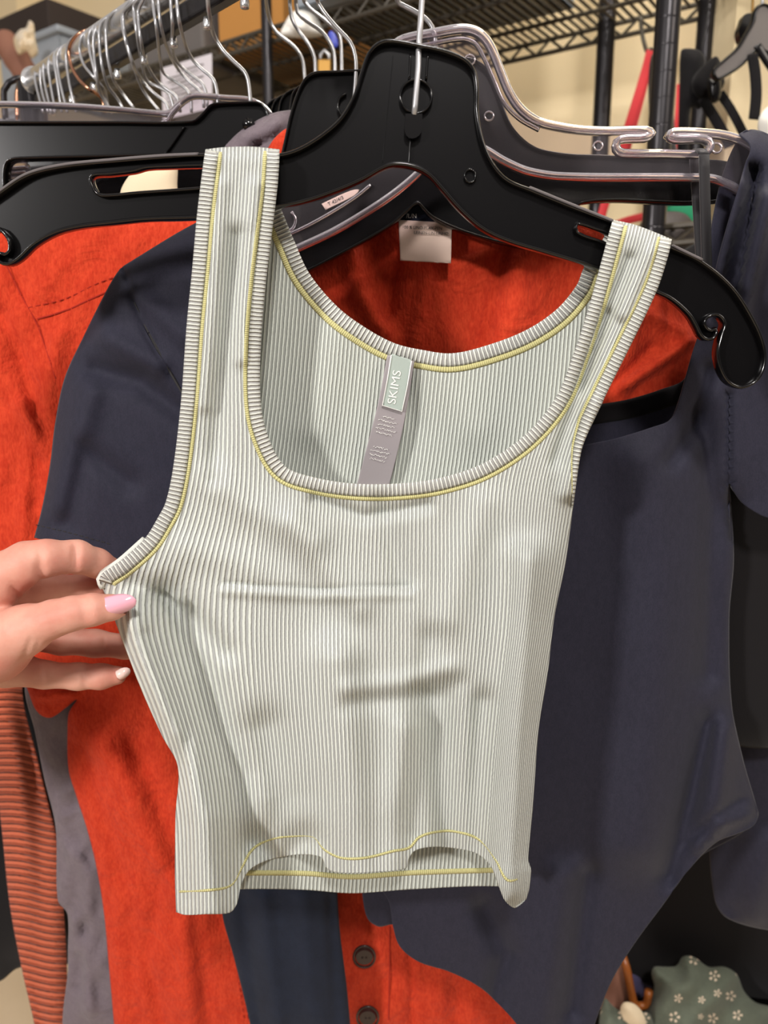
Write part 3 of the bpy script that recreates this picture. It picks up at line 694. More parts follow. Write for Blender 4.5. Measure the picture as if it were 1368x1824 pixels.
g = shell('grey_linen_shirt', greyp, .595, .014, M['grey'], None, 9, 30, lambda x, y: .0035 * wob(x, y, 14, 22, 12) + folds([([(105, 1420), (150, 1390)], 7, -.004), ([(105, 1460), (155, 1435)], 6, -.004), ([(110, 1500), (150, 1540), (160, 1620)], 8, -.004), ([(130, 1640), (150, 1700), (160, 1800)], 12, -.006), ([(150, 1650), (140, 1760)], 10, .008), ([(440, 250), (500, 215)], 12, -.004), ([(455, 262), (500, 240)], 7, .006)], x, y)); tag(g, 'mauve grey crumpled linen shirt between the rust sleeve and the orange shirt', 'shirt')

# black squared hanger carrying the orange shirt
YC = .548
Cp = [(508, 262), (520, 208), (532, 170), (546, 144), (562, 134), (600, 132), (700, 126), (790, 112), (830, 108), (852, 116), (868, 132), (881, 160), (893, 194), (909, 229), (934, 256), (960, 270), (1013, 279), (1071, 281), (1146, 286), (1230, 288), (1300, 296), (1330, 330), (1310, 352), (1230, 362), (1037, 361), (1000, 400), (960, 440), (900, 434), (850, 421), (805, 405), (768, 386), (752, 370), (744, 362), (736, 366), (697, 400), (644, 432), (592, 460), (549, 482), (440, 530), (400, 560), (385, 540), (395, 480), (440, 410), (490, 330)]
hC = thing('black_square_hanger', 'black plastic hanger with a squared neck and straight arm just behind the front hanger', 'hanger', P(634, 132, YC))
plate('hanger_body', Cp, [], YC, .0011, M['blackpl'], hC, 18); rim('hanger_rim', [(Cp, True)], YC, .0011, .0055, M['blackpl2'], hC)
rim('hook_boss', [([(616, 168), (606, 176), (602, 190), (606, 204), (618, 214)], False)], YC - .002, .0009, .003, M['blackpl2'], hC)
hook([(565,0),(576,20),(600,49),(624,75),(633,100),(634,132),(630,185)], M['steel'], hC, .0013, Yn=YC - .004)

# orange linen shirt
orp = [(-90, 400), (0, 372), (100, 366), (350, 372), (458, 378), (462, 320), (472, 275), (490, 245), (514, 229), (526, 262), (536, 362), (560, 362), (640, 348), (760, 340), (900, 345), (1040, 383), (1100, 408), (1180, 468), (1235, 540), (1270, 640), (1275, 900), (1200, 1300), (1010, 1870), (1010, 1870), (207, 1870), (207, 1870), (193, 1713), (185, 1627), (171, 1542), (154, 1474), (137, 1422), (122, 1371), (120, 1300), (123, 1268), (137, 1246), (116, 1262), (92, 1278), (76, 1276), (62, 1262), (50, 1231), (20, 1160), (-30, 1060), (-80, 900), (-110, 600)]
orf = [([(17, 481), (50, 548), (64, 572), (101, 683)], 5, .002), ([(0, 560), (40, 640), (70, 760), (60, 900)], 14, .005), ([(40, 720), (75, 800)], 12, -.006), ([(110, 600), (60, 800), (40, 960)], 18, -.004),
       ([(905, 430), (880, 520), (855, 620)], 14, .006), ([(940, 430), (900, 620)], 25, -.005), ([(620, 430), (640, 520), (690, 600)], 18, -.006), ([(700, 480), (690, 560)], 14, .005),
       ([(760, 500), (740, 600)], 14, -.003), ([(1100, 600), (1150, 560), (1230, 600)], 14, -.004), ([(1090, 690), (1160, 620)], 8, .005), ([(1110, 690), (1230, 610)], 9, -.006),
       ([(190, 1330), (240, 1420), (330, 1620), (340, 1824)], 30, -.007), ([(240, 1320), (300, 1500), (390, 1640)], 22, .005), ([(150, 1330), (230, 1600), (240, 1824)], 14, .003), ([(290, 1560), (260, 1700), (290, 1824)], 10, .003),
       ([(340, 1560), (370, 1824)], 16, .005), ([(60, 1240), (130, 1235)], 8, -.008), ([(730, 1600), (735, 1824)], 5, .004), ([(810, 1760), (815, 1824)], 18, .005)]
shirt = thing('orange_linen_shirt', 'bright orange linen shirt with dark buttons hanging behind the sage tank top', 'shirt', P(634, 360, .57))
osh = shell('shirt_body', orp, .575, .010, M['orange'], shirt, 8, 26, lambda x, y: folds(orf, x, y) + .0018 * wob(x, y, 22, 34, 4), backd=.004)
YO = lambda x, y: .565 + folds(orf, np.array([float(x)]), np.array([float(y)]))[0]
def stitchline(path, parent, mt, Y0=.5625, dash=9, gap=5, r=.0004, name='seam_stitching', yf=None):
    p = spline(path, False, 2); bm = bmesh.new(); i = 0
    while i + dash // 2 < len(p):
        a, b = p[i], p[i + dash // 2]
        seg(bm, P(a[0], a[1], yf(*a) if yf else Y0), P(b[0], b[1], yf(*b) if yf else Y0), r, 5); i += (dash + gap) // 2
    me = bpy.data.meshes.new(name); bm.to_mesh(me); bm.free(); me.materials.append(mt)
    o = bpy.data.objects.new(name, me); C.objects.link(o); o.parent = parent; o.matrix_parent_inverse = Matrix.Translation(parent.location).inverted(); return o
yo = lambda x, y: YO(x, y) - .0002
stitchline([(50, 548), (118, 531), (175, 504), (240, 480)], shirt, M['orange_seam'], yf=yo)
stitchline([(66, 568), (120, 552), (171, 528), (240, 500)], shirt, M['orange_seam'], yf=yo, dash=30, gap=2, r=.0006, name='yoke_seam')
stitchline([(10, 470), (30, 510), (50, 548), (64, 572), (85, 630), (104, 690)], shirt, M['orange_seam'], yf=yo, dash=30, gap=2, r=.0005, name='armhole_seam')
stitchline([(405, 1620), (418, 1700), (436, 1824)], shirt, M['orange_seam'], yf=yo, dash=7, gap=5)
stitchline([(412, 1620), (425, 1700), (443, 1824)], shirt, M['orange_seam'], yf=yo, dash=7, gap=5)
stitchline([(694, 1650), (694, 1740), (692, 1824)], shirt, M['orange_seam'], yf=yo, dash=40, gap=2, r=.0006, name='placket_edge')
M['button'] = mat('dark_horn_button', (52, 36, 34), .25)
for (x, y) in ((649, 1704), (655, 1812)):
    c = P(x, y, YO(x, y) - .002); bm = bmesh.new()
    bmesh.ops.create_cone(bm, cap_ends=True, segments=28, radius1=.0078, radius2=.0070, depth=.0022, matrix=Matrix.Translation(c) @ Matrix.Rotation(PI/2, 4, 'X'))
    for s in (-1, 1):
        bmesh.ops.create_uvsphere(bm, u_segments=8, v_segments=6, radius=.0009, matrix=Matrix.Translation(c + Vector((s * .0016, -.0012, 0))))
    me = bpy.data.meshes.new('button'); bm.to_mesh(me); bm.free(); me.materials.append(M['button'])
    o = bpy.data.objects.new('button', me); C.objects.link(o); o.parent = shirt; o.matrix_parent_inverse = Matrix.Translation(shirt.location).inverted()
    rimr = [(x + 19 * math.cos(a), y + 19 * math.sin(a)) for a in np.linspace(0, 2*PI, 14)[:-1]]
    r_ = rim('button_rim', [(rimr, True)], c.y - .001, .0009, .0008, M['button'], o)
M['lab'] = mat('cream_label', (232, 206, 190), .8)
lb = sheet('care_label', [(710, 392), (710, 392), (805, 397), (805, 397), (803, 469), (803, 469), (713, 464), (713, 464)], lambda x, y: .552 - .002 * np.exp(-((x - 715)**2 + (y - 420)**2) / 400), M['lab'], shirt, 9)
lb['label'] = 'cream cloth care label'
text('printed_text', '100 % LINO-FLAX-PEN', 752, 406, .5505, 5, M['ink'], lb, math.radians(2))
text('printed_text', 'LEINEN-LIN-LINHO', 768, 415.5, .5505, 5, M['ink'], lb, math.radians(2))
l2 = sheet('size_label', [(573, 363), (573, 363), (624, 340), (640, 338), (632, 348), (580, 374), (580, 374)], lambda x, y: .5445 + 0*x, M['lab'], shirt, 6)
text('printed_text', 'T 42/4/3', 598, 358, .5438, 6, M['ink'], l2, math.radians(-24))

# ------------------------------------------------------------------ navy garments
nv2 = [(390, 1180), (620, 1180), (600, 1500), (604, 1640), (618, 1760), (628, 1870), (628, 1870), (455, 1870), (455, 1870), (440, 1800), (415, 1700), (396, 1630), (385, 1500)]
g = shell('navy_garment', nv2, .535, .012, M['navy2'], None, 9, 24, lambda x, y: folds([([(470, 1600), (480, 1700), (500, 1850)], 14, -.004), ([(430, 1600), (460, 1850)], 12, .004), ([(540, 1600), (560, 1850)], 16, -.003), ([(590, 1600), (600, 1850)], 9, .003)], x, y)); tag(g, 'dark navy garment hanging below the tank top hem left of the shirt buttons', 'garment')
nv3 = [(1255, 840), (1440, 800), (1480, 1200), (1470, 1640), (1400, 1660), (1368, 1657), (1320, 1646), (1288, 1630), (1272, 1600), (1262, 1500), (1250, 1200)]
g = shell('navy_long_sleeve_top', nv3, .575, .018, M['navy'], None, 11, 40, lambda x, y: folds([([(1368, 1500), (1340, 1640)], 25, -.006), ([(1300, 1500), (1300, 1620)], 25, .006)], x, y)); tag(g, 'dark navy sleeve hem hanging behind the bodysuit at the lower right edge', 'top')
bk = [(1040, 640), (1300, 400), (1480, 420), (1520, 1700), (1440, 1790), (1300, 1770), (1180, 1760), (1120, 1740), (1040, 1640)]
g = shell('black_long_dress', bk, .78, .02, M['blackcloth'], None, 16, 40, lambda x, y: .004 * wob(x, y, 50, 300, 6)); tag(g, 'black dress hanging in the gap below the bodysuit at the lower right', 'dress')

# bodysuit
YB = .500
bsf_join = spline([(351, 397), (215, 478), (192, 515), (150, 600), (115, 680), (100, 750), (90, 830), (75, 910), (62, 960)], False, 8)
bs = [(420, 372), (351, 397), (215, 478), (215, 478), (194, 512), (150, 600), (117, 672), (100, 750), (90, 830), (76, 905), (62, 958), (62, 958), (120, 972), (215, 1000), (300, 1030), (330, 1000), (330, 1000), (360, 1100), (380, 1250), (430, 1400), (540, 1490), (640, 1550), (690, 1600), (700, 1650), (712, 1685), (745, 1712), (800, 1730), (850, 1755), (890, 1790), (925, 1830), (945, 1870), (1000, 1900), (1045, 1870), (1062, 1815), (1090, 1745), (1130, 1680), (1180, 1612), (1230, 1545), (1275, 1500), (1315, 1484), (1342, 1470), (1350, 1450), (1342, 1420), (1322, 1350), (1302, 1250), (1298, 1100), (1306, 1000), (1302, 900), (1299, 862), (1299, 862), (1320, 893), (1345, 912), (1368, 922), (1440, 925), (1440, 925), (1480, 700), (1440, 400), (1400, 270), (1368, 240), (1348, 233), (1330, 232), (1316, 240), (1316, 240), (1336, 262), (1328, 293), (1309, 356), (1280, 460), (1258, 560), (1236, 620), (1220, 676), (1203, 731), (1192, 749), (1165, 760), (1101, 780), (1042, 793), (900, 830), (700, 850), (560, 820), (520, 740), (500, 600), (460, 450)]
bjoin = [spline([(351, 397), (215, 478), (150, 600), (117, 672), (100, 750), (90, 830), (76, 905), (62, 958)], False, 10), spline([(1350, 1450), (1342, 1420), (1322, 1350), (1302, 1250), (1298, 1100), (1306, 1000), (1302, 900)], False, 10), spline([(1316, 238), (1348, 232), (1400, 268), (1440, 400)], False, 10)]
bfl = [([(1150, 830), (1170, 1000), (1160, 1300), (1130, 1500)], 60, -.007), ([(1250, 740), (1270, 900), (1260, 1200)], 22, .005), ([(1262, 660), (1235, 760), (1195, 820)], 16, .004), ([(1298, 700), (1298, 860), (1304, 960)], 5, .004),
       ([(1340, 300), (1310, 430), (1280, 560)], 11, .006), ([(1325, 330), (1295, 450), (1262, 580)], 12, -.004), ([(1368, 350), (1330, 520), (1310, 600)], 14, -.008), ([(1350, 300), (1330, 420), (1300, 560)], 7, .006),
       ([(1260, 1290), (1230, 1420), (1190, 1560)], 20, .006), ([(1290, 1300), (1270, 1450)], 26, -.006), ([(1330, 1450), (1290, 1466), (1240, 1505)], 12, -.003), ([(1320, 1425), (1270, 1455), (1225, 1505)], 9, .002),
       ([(1000, 1560), (980, 1700), (960, 1824)], 30, -.004), ([(1050, 1560), (1020, 1800)], 18, .004), ([(860, 1620), (900, 1700), (880, 1780)], 20, .005),
       ([(330, 700), (260, 590), (218, 482)], 4, .0022), ([(170, 660), (250, 680), (330, 740)], 22, .004), ([(190, 600), (280, 650)], 20, -.003), ([(110, 900), (140, 780), (160, 700)], 24, -.003), ([(120, 930), (150, 800), (230, 860)], 20, .003),
       ([(240, 520), (330, 600)], 18, -.002)]
def ybf(x, y):
    x = np.asarray(x, float); y = np.asarray(y, float)
    d = np.minimum(np.minimum(pdist(bjoin[0], x, y), pdist(bjoin[1], x, y)), pdist(bjoin[2], x, y))
    return YB + .008 - .016 * (1 - np.exp(-d / 26)) + 2.0 * folds(bfl, x, y) + .0008 * wob(x, y, 60, 90, 21)
suit = thing('navy_bodysuit', 'navy jersey bodysuit with short sleeves and wide neckline behind the sage tank top', 'bodysuit', P(800, 700, YB))
sheet('front_panel', bs, ybf, M['navy'], suit, 9, th=.001)
bsb = [(420, 372), (351, 399), (217, 482), (217, 482), (196, 516), (154, 602), (121, 674), (104, 752), (94, 832), (80, 905), (68, 955), (68, 955), (215, 995), (330, 990), (330, 990), (385, 1250), (440, 1400), (640, 1560), (646, 1600), (655, 1636), (675, 1650), (700, 1646), (760, 1660), (900, 1760), (1000, 1880), (1060, 1800), (1130, 1670), (1230, 1538), (1342, 1460), (1316, 1350), (1297, 1250), (1293, 1100), (1300, 900), (1300, 850), (1430, 900), (1430, 900), (1470, 700), (1435, 400), (1400, 274), (1368, 243), (1334, 236), (1318, 246), (1306, 264), (1294, 292), (1282, 330), (1268, 400), (1255, 520), (1245, 600), (1220, 674), (1176, 694), (1120, 711), (1068, 720), (900, 745), (700, 745), (560, 700), (500, 520)]
def ybb(x, y):
    x = np.asarray(x, float); y = np.asarray(y, float)
    d = np.minimum(np.minimum(pdist(bjoin[0], x, y), pdist(bjoin[1], x, y)), pdist(bjoin[2], x, y))
    return YB + .009 + .012 * (1 - np.exp(-d / 26))
sheet('back_panel', bsb, ybb, M['navy'], suit, 13, th=.001)
strip('neck_binding', [(1258, 505), (1245, 600), (1220, 674), (1176, 694), (1120, 711), (1068, 720), (900, 745), (700, 745)], 34, spline(bsb, True, 8), ybb, M['blackcloth'], suit, .0008)
stitchline([(64, 935), (120, 948), (200, 970)], suit, M['ink'], yf=lambda x, y: float(ybf(np.array([x]), np.array([y]))[0]) - .0007, dash=6, gap=4, r=.0003, name='hem_stitching')
stitchline([(216, 482), (250, 560), (290, 640), (326, 702)], suit, M['ink'], yf=lambda x, y: float(ybf(np.array([x]), np.array([y]))[0]) - .0003, dash=60, gap=2, r=.0009, name='sleeve_seam')
stitchline([(1298, 700), (1300, 780), (1299, 862)], suit, M['ink'], yf=lambda x, y: float(ybf(np.array([x]), np.array([y]))[0]) - .0003, dash=60, gap=2, r=.0009, name='sleeve_seam')
l3 = sheet('size_label', [(704, 372), (704, 372), (790, 352), (802, 374), (802, 399), (802, 399), (706, 396), (706, 396)], lambda x, y: .5535 + 0 * x, M['navy2'], shirt, 7); l3['label'] = 'dark navy woven size label'
text('printed_text', '/L/N', 733, 385, .5525, 7, M['white_ink'], l3, 0)

# clear hanger of the bodysuit
YH = .510
Bp = [(560, 335), (640, 290), (668, 200), (684, 120), (702, 82), (722, 70), (772, 60), (822, 52), (848, 57), (866, 72), (879, 95), (892, 128), (908, 166), (930, 197), (960, 217), (1000, 227), (1037, 232), (1078, 234), (1150, 233), (1160, 239), (1150, 246), (1112, 248), (1098, 253), (1098, 266), (1108, 273), (1180, 274), (1242, 275), (1258, 272), (1264, 258), (1254, 249), (1200, 248), (1190, 242), (1198, 236), (1262, 238), (1304, 245), (1340, 262), (1368, 290), (1385, 330), (1380, 370), (1350, 372), (1330, 350), (1306, 334), (1272, 320), (1245, 317), (1003, 315), (941, 306), (900, 289), (850, 262), (800, 262), (765, 285), (742, 312), (697, 349), (644, 384), (592, 414), (534, 441), (430, 488), (330, 530), (290, 530), (280, 505), (320, 460), (430, 390)]
hB = thing('clear_hanger', 'clear plastic hanger with a rounded neck holding the navy bodysuit', 'hanger', P(772, 55, YH))
plate('hanger_body', Bp, [], YH, .0009, M['clearpl'], hB, 14); rim('hanger_rim', [(Bp, True)], YH, .0022, .0042, M['clearrim'], hB)
for (x, y, r) in ((837, 107, 9), (871, 207, 8), (1065, 260, 8), (1276, 264, 9)):
    rim('gate_ring', [([(x + r*math.cos(a), y + r*math.sin(a)) for a in np.linspace(0, 2*PI, 12)[:-1]], True)], YH - .001, .0005, .0012, M['clearrim'], hB)
for q_ in ([(520, 378), (527, 392), (521, 408), (505, 414)], [(500, 425), (560, 396), (630, 354), (660, 330)], [(700, 92), (772, 78), (822, 70), (846, 78), (862, 104), (878, 140), (898, 184), (925, 212), (960, 232)]):
    rim('inner_rib', [(q_, False)], YH - .001, .0009, .0025, M['clearrim'], hB)
plate('hook_socket', [(762, 68), (762, 68), (784, 62), (784, 62), (790, 95), (790, 95), (768, 98), (768, 98)], [], YH, .004, M['clearpl'], hB, 8)
hook([(707, 0), (735, 18), (757, 32), (770, 48), (775, 66), (777, 100)], M['steel'], hB, .0014, Yn=YH)

# black strap garment over the clear hanger bar
st = thing('black_camisole', 'black camisole whose thin satin straps loop over the clear hanger bar', 'camisole', P(1250, 280, .505))
def loopstrap(xl, xr, yt, xl2, xr2, yb, Y, nm):
    v = []; n = 12
    for i in range(n + 1):
        f = i / n; y = yt + (yb - yt) * f
        v.append((P(xl + (xl2 - xl) * f, y, Y), P(xr + (xr2 - xr) * f, y, Y)))
    V = [p for q in v for p in q]
    return solid(mesh_obj(nm, V, [(2*i, 2*i + 1, 2*i + 3, 2*i + 2) for i in range(n)], M['strap'], st), .0012)
loopstrap(1245, 1263, 275, 1252, 1270, 560, .4985, 'strap')
loopstrap(1228, 1246, 276, 1246, 1262, 560, .528, 'strap')
V = []
for i in range(9):
    f = i / 8; a = PI * f; Y = .5125 - .014 * math.cos(a); y = 275 - 9 * math.sin(a)
    V += [P(1245 - 17 * f, y, Y), P(1263 - 17 * f, y, Y)]
solid(mesh_obj('strap_loop', V, [(2*i, 2*i + 1, 2*i + 3, 2*i + 2) for i in range(8)], M['strap'], st), .0012)
shell('camisole_body', [(1245, 545), (1275, 545), (1300, 640), (1420, 640), (1440, 1300), (1260, 1300), (1262, 900), (1250, 640)], .536, .008, M['blackcloth'], st, 14, 20)

# ------------------------------------------------------------------ front black hanger
YA = .440
Ap = [(0, 349), (53, 315), (117, 299), (205, 290), (292, 283), (360, 279), (440, 282), (500, 279), (534, 269), (574, 245), (608, 215), (632, 175), (645, 134), (658, 99), (675, 82), (697, 77), (749, 86), (793, 96), (827, 111), (843, 131), (848, 161), (848, 202), (857, 252), (874, 292), (900, 322), (941, 340), (1010, 368), (1088, 398), (1140, 420), (1194, 443), (1246, 468), (1298, 512), (1335, 568), (1354, 612), (1357, 642), (1345, 674), (1317, 689), (1294, 680), (1280, 657), (1275, 627), (1281, 598), (1287, 578), (1281, 565), (1270, 560), (1257, 564), (1250, 573), (1253, 583), (1262, 589), (1270, 586), (1272, 592), (1266, 602), (1255, 604), (1245, 597), (1238, 583), (1224, 560), (1194, 533), (1168, 520), (1061, 477), (971, 449), (905, 429), (860, 408), (820, 374), (789, 339), (763, 311), (736, 298), (705, 294), (684, 299), (644, 321), (592, 343), (539, 360), (489, 369), (420, 382), (351, 388), (263, 391), (205, 397), (146, 404), (102, 415), (64, 436), (36, 462), (18, 471), (4, 467), (0, 458), (4, 452), (14, 455), (22, 447), (21, 430), (12, 416), (0, 408), (-10, 416), (-14, 440), (-14, 466), (-24, 490), (-45, 497), (-62, 482), (-68, 445), (-56, 405), (-30, 372)]
s1 = [(165, 316), (200, 311), (240, 306), (262, 300), (300, 298), (360, 296), (430, 296), (438, 312), (430, 328), (360, 337), (250, 345), (185, 350), (172, 342)]
s2 = [(1026, 400), (1060, 409), (1120, 432), (1160, 452), (1150, 464), (1110, 450), (1074, 434), (1026, 415)]
hA = thing('front_black_hanger', 'glossy black plastic hanger in front holding the sage ribbed tank top', 'hanger', P(746, 85, YA))
plate('hanger_body', Ap, [s1, s2], YA + .0015, .0011, M['blackpl'], hA, 14)
rim('hanger_rim', [(Ap, True)], YA, .0011, .0045, M['blackpl2'], hA)
for q_ in (s1, s2): rim('slot_rim', [(q_, True)], YA, .0009, .0038, M['blackpl2'], hA)
for ln in ([(-30, 369), (0, 347), (53, 313), (117, 297), (205, 288), (292, 281), (356, 278)], [(941, 337), (1010, 365), (1088, 396)], [(1194, 440), (1246, 465)]):
    r_ = rim('grip_strip', [(ln, False)], YA, .0012, .0047, M['rubber'], hA); r_['label'] = 'grey rubber grip strip'
cx, cy = 741, 173
rim('window_ring', [([(cx + 28*math.cos(a), cy + 30*math.sin(a)) for a in np.linspace(0, 2*PI, 20)[:-1]], True)], YA - .0010, .0006, .0022, M['blackpl2'], hA)
plate('hook_socket', [(722, 205), (722, 205), (752, 205), (752, 205), (750, 238), (740, 248), (728, 248), (721, 238)], [], YA - .0012, .0028, M['blackpl2'], hA, 9)
for q_ in ([(731, 98), (729, 142)], [(762, 98), (759, 142)]): rim('channel', [(q_, False)], YA, .0006, .0018, M['blackpl2'], hA)
rim('centre_rib', [([(731, 249), (728, 295)], False)], YA - .0002, .0005, .0018, M['blackpl2'], hA)
rim('mould_ring', [([(837 + 10*math.cos(a), 314 + 12*math.sin(a)) for a in np.linspace(0, 2*PI, 12)[:-1]], True)], YA, .0006, .0018, M['blackpl2'], hA)
rim('mould_line', [([(700, 100), (690, 200), (681, 290)], False)], YA + .0002, .0001, .0003, M['blackpl2'], hA)
# steel hook: rises out of the neck and curls over the rail
s = -.245; tp = rail(s, .015); n3 = Vector((NB[0], NB[1], 0))
tube('hook', [P(738, 205, YA - .003), P(741, 170, YA - .003), P(745, 120, YA - .002), P(746, 84, YA), P(749, 40, YA), P(752, -10, YA + .003), P(752, -60, YA + .005), rail(s, 0) - n3 * .018, tp - n3 * .002, rail(s, .011) + n3 * .012, rail(s, -.008) + n3 * .018], .0015, M['steel'], hA, 12, .004)

# ------------------------------------------------------------------ sage tank top
L_out = [(366, 268), (352, 380), (343, 481), (333, 582), (323, 716), (309, 834), (296, 894), (282, 922), (258, 960), (215, 999), (182, 1022), (177, 1034), (184, 1048)]
L_in = [(498, 268), (494, 330), (484, 414), (472, 514), (464, 615), (464, 716), (477, 777), (508, 831), (561, 851), (635, 862), (719, 861), (787, 851), (860, 826), (934, 776), (990, 709), (1023, 627), (1046, 557), (1068, 479), (1091, 393)]
R_out = [(1196, 428), (1188, 460), (1168, 520), (1120, 620), (1083, 694), (1046, 772), (1034, 806), (1020, 900)]
side_R = [(1020, 900), (1006, 1000), (986, 1100), (974, 1200), (958, 1300), (948, 1437), (942, 1500), (940, 1533), (945, 1550), (936, 1601), (917, 1616)]
hem = [(917, 1616), (901, 1606), (890, 1580), (874, 1541), (845, 1518), (782, 1508), (740, 1514), (727, 1530), (722, 1546), (676, 1552), (609, 1554), (584, 1547), (572, 1526), (517, 1523), (469, 1535), (440, 1554), (428, 1580), (421, 1610), (408, 1625), (372, 1627), (330, 1629), (315, 1624)]
side_L = [(315, 1624), (313, 1560), (314, 1450), (318, 1365), (290, 1310), (252, 1225), (225, 1155), (208, 1110), (196, 1075), (184, 1048)]
dbl = lambda p: [p, p]
tk = L_out[::-1][:-1] + dbl(L_out[0]) + [(400, 264), (450, 263)] + dbl(L_in[0]) + L_in[1:-1] + dbl(L_in[-1]) + [(1130, 402), (1165, 415)] + dbl(R_out[0]) + R_out[1:] + side_R[1:-1] + [(917, 1616)] + hem[1:-1] + dbl(hem[-1]) + side_L[1:-1]
tkp = spline(tk, True, 5)
j_side = [spline(side_L, False, 10), spline(side_R, False, 10)]
j_top = [np.array([(366., 268), (400, 264), (450, 263), (498, 268)]), np.array([(1091., 393), (1130, 402), (1165, 415), (1196, 428)])]
tfl = [  # folds of the front
    ([(230, 1110), (300, 1290), (360, 1460), (375, 1620)], 34, -.010), ([(300, 1060), (360, 1200), (420, 1380), (440, 1560)], 30, .009),
    ([(262, 1130), (330, 1300), (335, 1600)], 11, .0018),
    ([(460, 1500), (500, 1540), (540, 1500)], 30, .010), ([(470, 1300), (500, 1420), (500, 1540)], 36, .007), ([(600, 1180), (620, 1400), (640, 1556)], 46, -.009),
    ([(720, 1300), (700, 1450), (700, 1556)], 24, -.004), ([(780, 1250), (790, 1400), (800, 1510)], 34, .011), ([(760, 1140), (740, 1280), (735, 1480)], 26, .003),
    ([(940, 1000), (920, 1300), (905, 1600)], 34, -.010), ([(860, 1250), (850, 1400), (850, 1520)], 22, .006),
    ([(400, 1040), (560, 1050), (730, 1045)], 5, .0012), ([(400, 1052), (560, 1062), (730, 1058)], 9, -.0016), ([(740, 1050), (740, 1130), (735, 1200)], 16, -.0012),
    ([(620, 1225), (720, 1215), (800, 1190)], 16, -.0022), ([(620, 1255), (720, 1245), (820, 1215)], 18, .0022),
    ([(560, 890), (650, 920), (760, 900)], 12, .003), ([(520, 930), (560, 990), (640, 1080)], 26, -.003), ([(680, 900), (700, 960), (720, 1040)], 22, .003), ([(860, 900), (830, 1000), (800, 1100)], 30, -.003),
    ([(425, 420), (415, 520), (395, 700), (380, 850)], 18, .0032), ([(395, 330), (380, 520), (362, 720)], 14, -.002), ([(455, 330), (440, 500), (430, 640)], 12, -.003),
    ([(1120, 460), (1090, 540), (1040, 690)], 11, .003), ([(1160, 440), (1110, 560)], 10, -.003), ([(1080, 560), (1030, 700), (990, 820)], 12, .003), ([(1060, 720), (1010, 880)], 16, -.004),
    ([(380, 850), (440, 900), (560, 960)], 30, -.003), ([(330, 980), (420, 1000), (500, 1040)], 30, -.002), ([(240, 1040), (330, 1080), (400, 1160)], 20, .004)]
def yfront(x, y):
    x = np.asarray(x, float); y = np.asarray(y, float)
    ds = np.minimum(pdist(j_side[0], x, y), pdist(j_side[1], x, y)); dt = np.minimum(pdist(j_top[0], x, y), pdist(j_top[1], x, y))
    q = (1 - np.exp(-ds / 26)) * (1 - np.exp(-dt / 7))
    return YA - .013 * q + 1.8 * folds(tfl, x, y) * np.clip(ds / 22, .25, 1) * np.clip(dt / 40, 0, 1) + .0010 * wob(x, y, 34, 52, 31)
def yback(x, y):
    x = np.asarray(x, float); y = np.asarray(y, float)
    ds = np.minimum(pdist(j_side[0], x, y), pdist(j_side[1], x, y)); dt = np.minimum(pdist(j_top[0], x, y), pdist(j_top[1], x, y))
    q = (1 - np.exp(-ds / 26)) * (1 - np.exp(-dt / 7))
    return YA + .003 + .015 * q + folds([([(720, 660), (735, 760), (720, 860)], 22, .004), ([(780, 660), (840, 760)], 40, -.003), ([(600, 600), (560, 760)], 40, -.004)], x, y) * np.clip(dt / 40, 0, 1)
GU = [([(270, 375), (600, 362), (900, 332), (1000, 290), (1050, 262), (1100, 262), (1200, 300), (1400, 360), (1640, 366)], 0),
      ([(270, 490), (600, 458), (850, 480), (1050, 452), (1200, 452), (1400, 478), (1640, 480)], 118),
      ([(200, 735), (1640, 725)], 385),
      ([(390, 1100), (600, 1020), (850, 905), (1050, 915), (1300, 885), (1640, 860)], 565),
      ([(390, 1200), (600, 1115), (800, 1020), (1050, 982), (1300, 940), (1640, 912)], 678)]
def urib(x, y):
    xs = np.stack([sum(np.interp(y + o_, [p[0] for p in g_], [p[1] for p in g_]) for o_ in range(-90, 91, 15)) / 13 for g_, u in GU]); us = [u for g_, u in GU]
    r = np.zeros_like(x)
    n = len(us)
    done = np.zeros(len(x), bool)
    for i in range(n - 1):
        a, b = xs[i], xs[i + 1]; f = (x - a) / (b - a)
        k = (~done) & ((f <= 1) | (i == n - 2))
        r[k] = (us[i] + (us[i + 1] - us[i]) * f)[k]; done |= k
    # the strap on the right and the one on the left each keep their own even ribs
    return np.stack([r, y], -1)
def uback(x, y): return np.stack([x + .12 * (y - 860) + 8 * np.sin(y / 160), y], -1)
tank = thing('sage_tank_top', 'pale sage ribbed cropped tank top with yellow stitching on the front black hanger', 'tank top', P(700, 1000, YA))
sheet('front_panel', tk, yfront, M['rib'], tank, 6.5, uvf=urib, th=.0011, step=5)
neckb = [(499, 300), (500, 372), (524, 430), (551, 488), (602, 548), (652, 585), (703, 612), (753, 624), (803, 630), (860, 618), (934, 590), (990, 553), (1027, 509), (1040, 478), (1066, 440), (1091, 396)]
bkp = [(374, 272), (374, 272), (496, 268), (496, 268)] + neckb[:-1] + [(1091, 396), (1091, 396), (1190, 428), (1190, 428), (1160, 520), (1112, 620), (1038, 772), (1012, 900), (998, 1000), (966, 1200), (940, 1437), (930, 1560), (905, 1590), (905, 1590), (888, 1578), (734, 1583), (628, 1590), (541, 1584), (428, 1583), (340, 1590), (340, 1590), (330, 1450), (326, 1365), (260, 1225), (206, 1080), (192, 1046), (188, 1030), (222, 1004), (266, 964), (302, 900), (317, 834), (331, 716), (341, 582), (351, 481)]
bkpp = spline(bkp, True, 6)
sheet('back_panel', bkp, yback, M['rib_in'], tank, 8, uvf=uback, th=.0011)
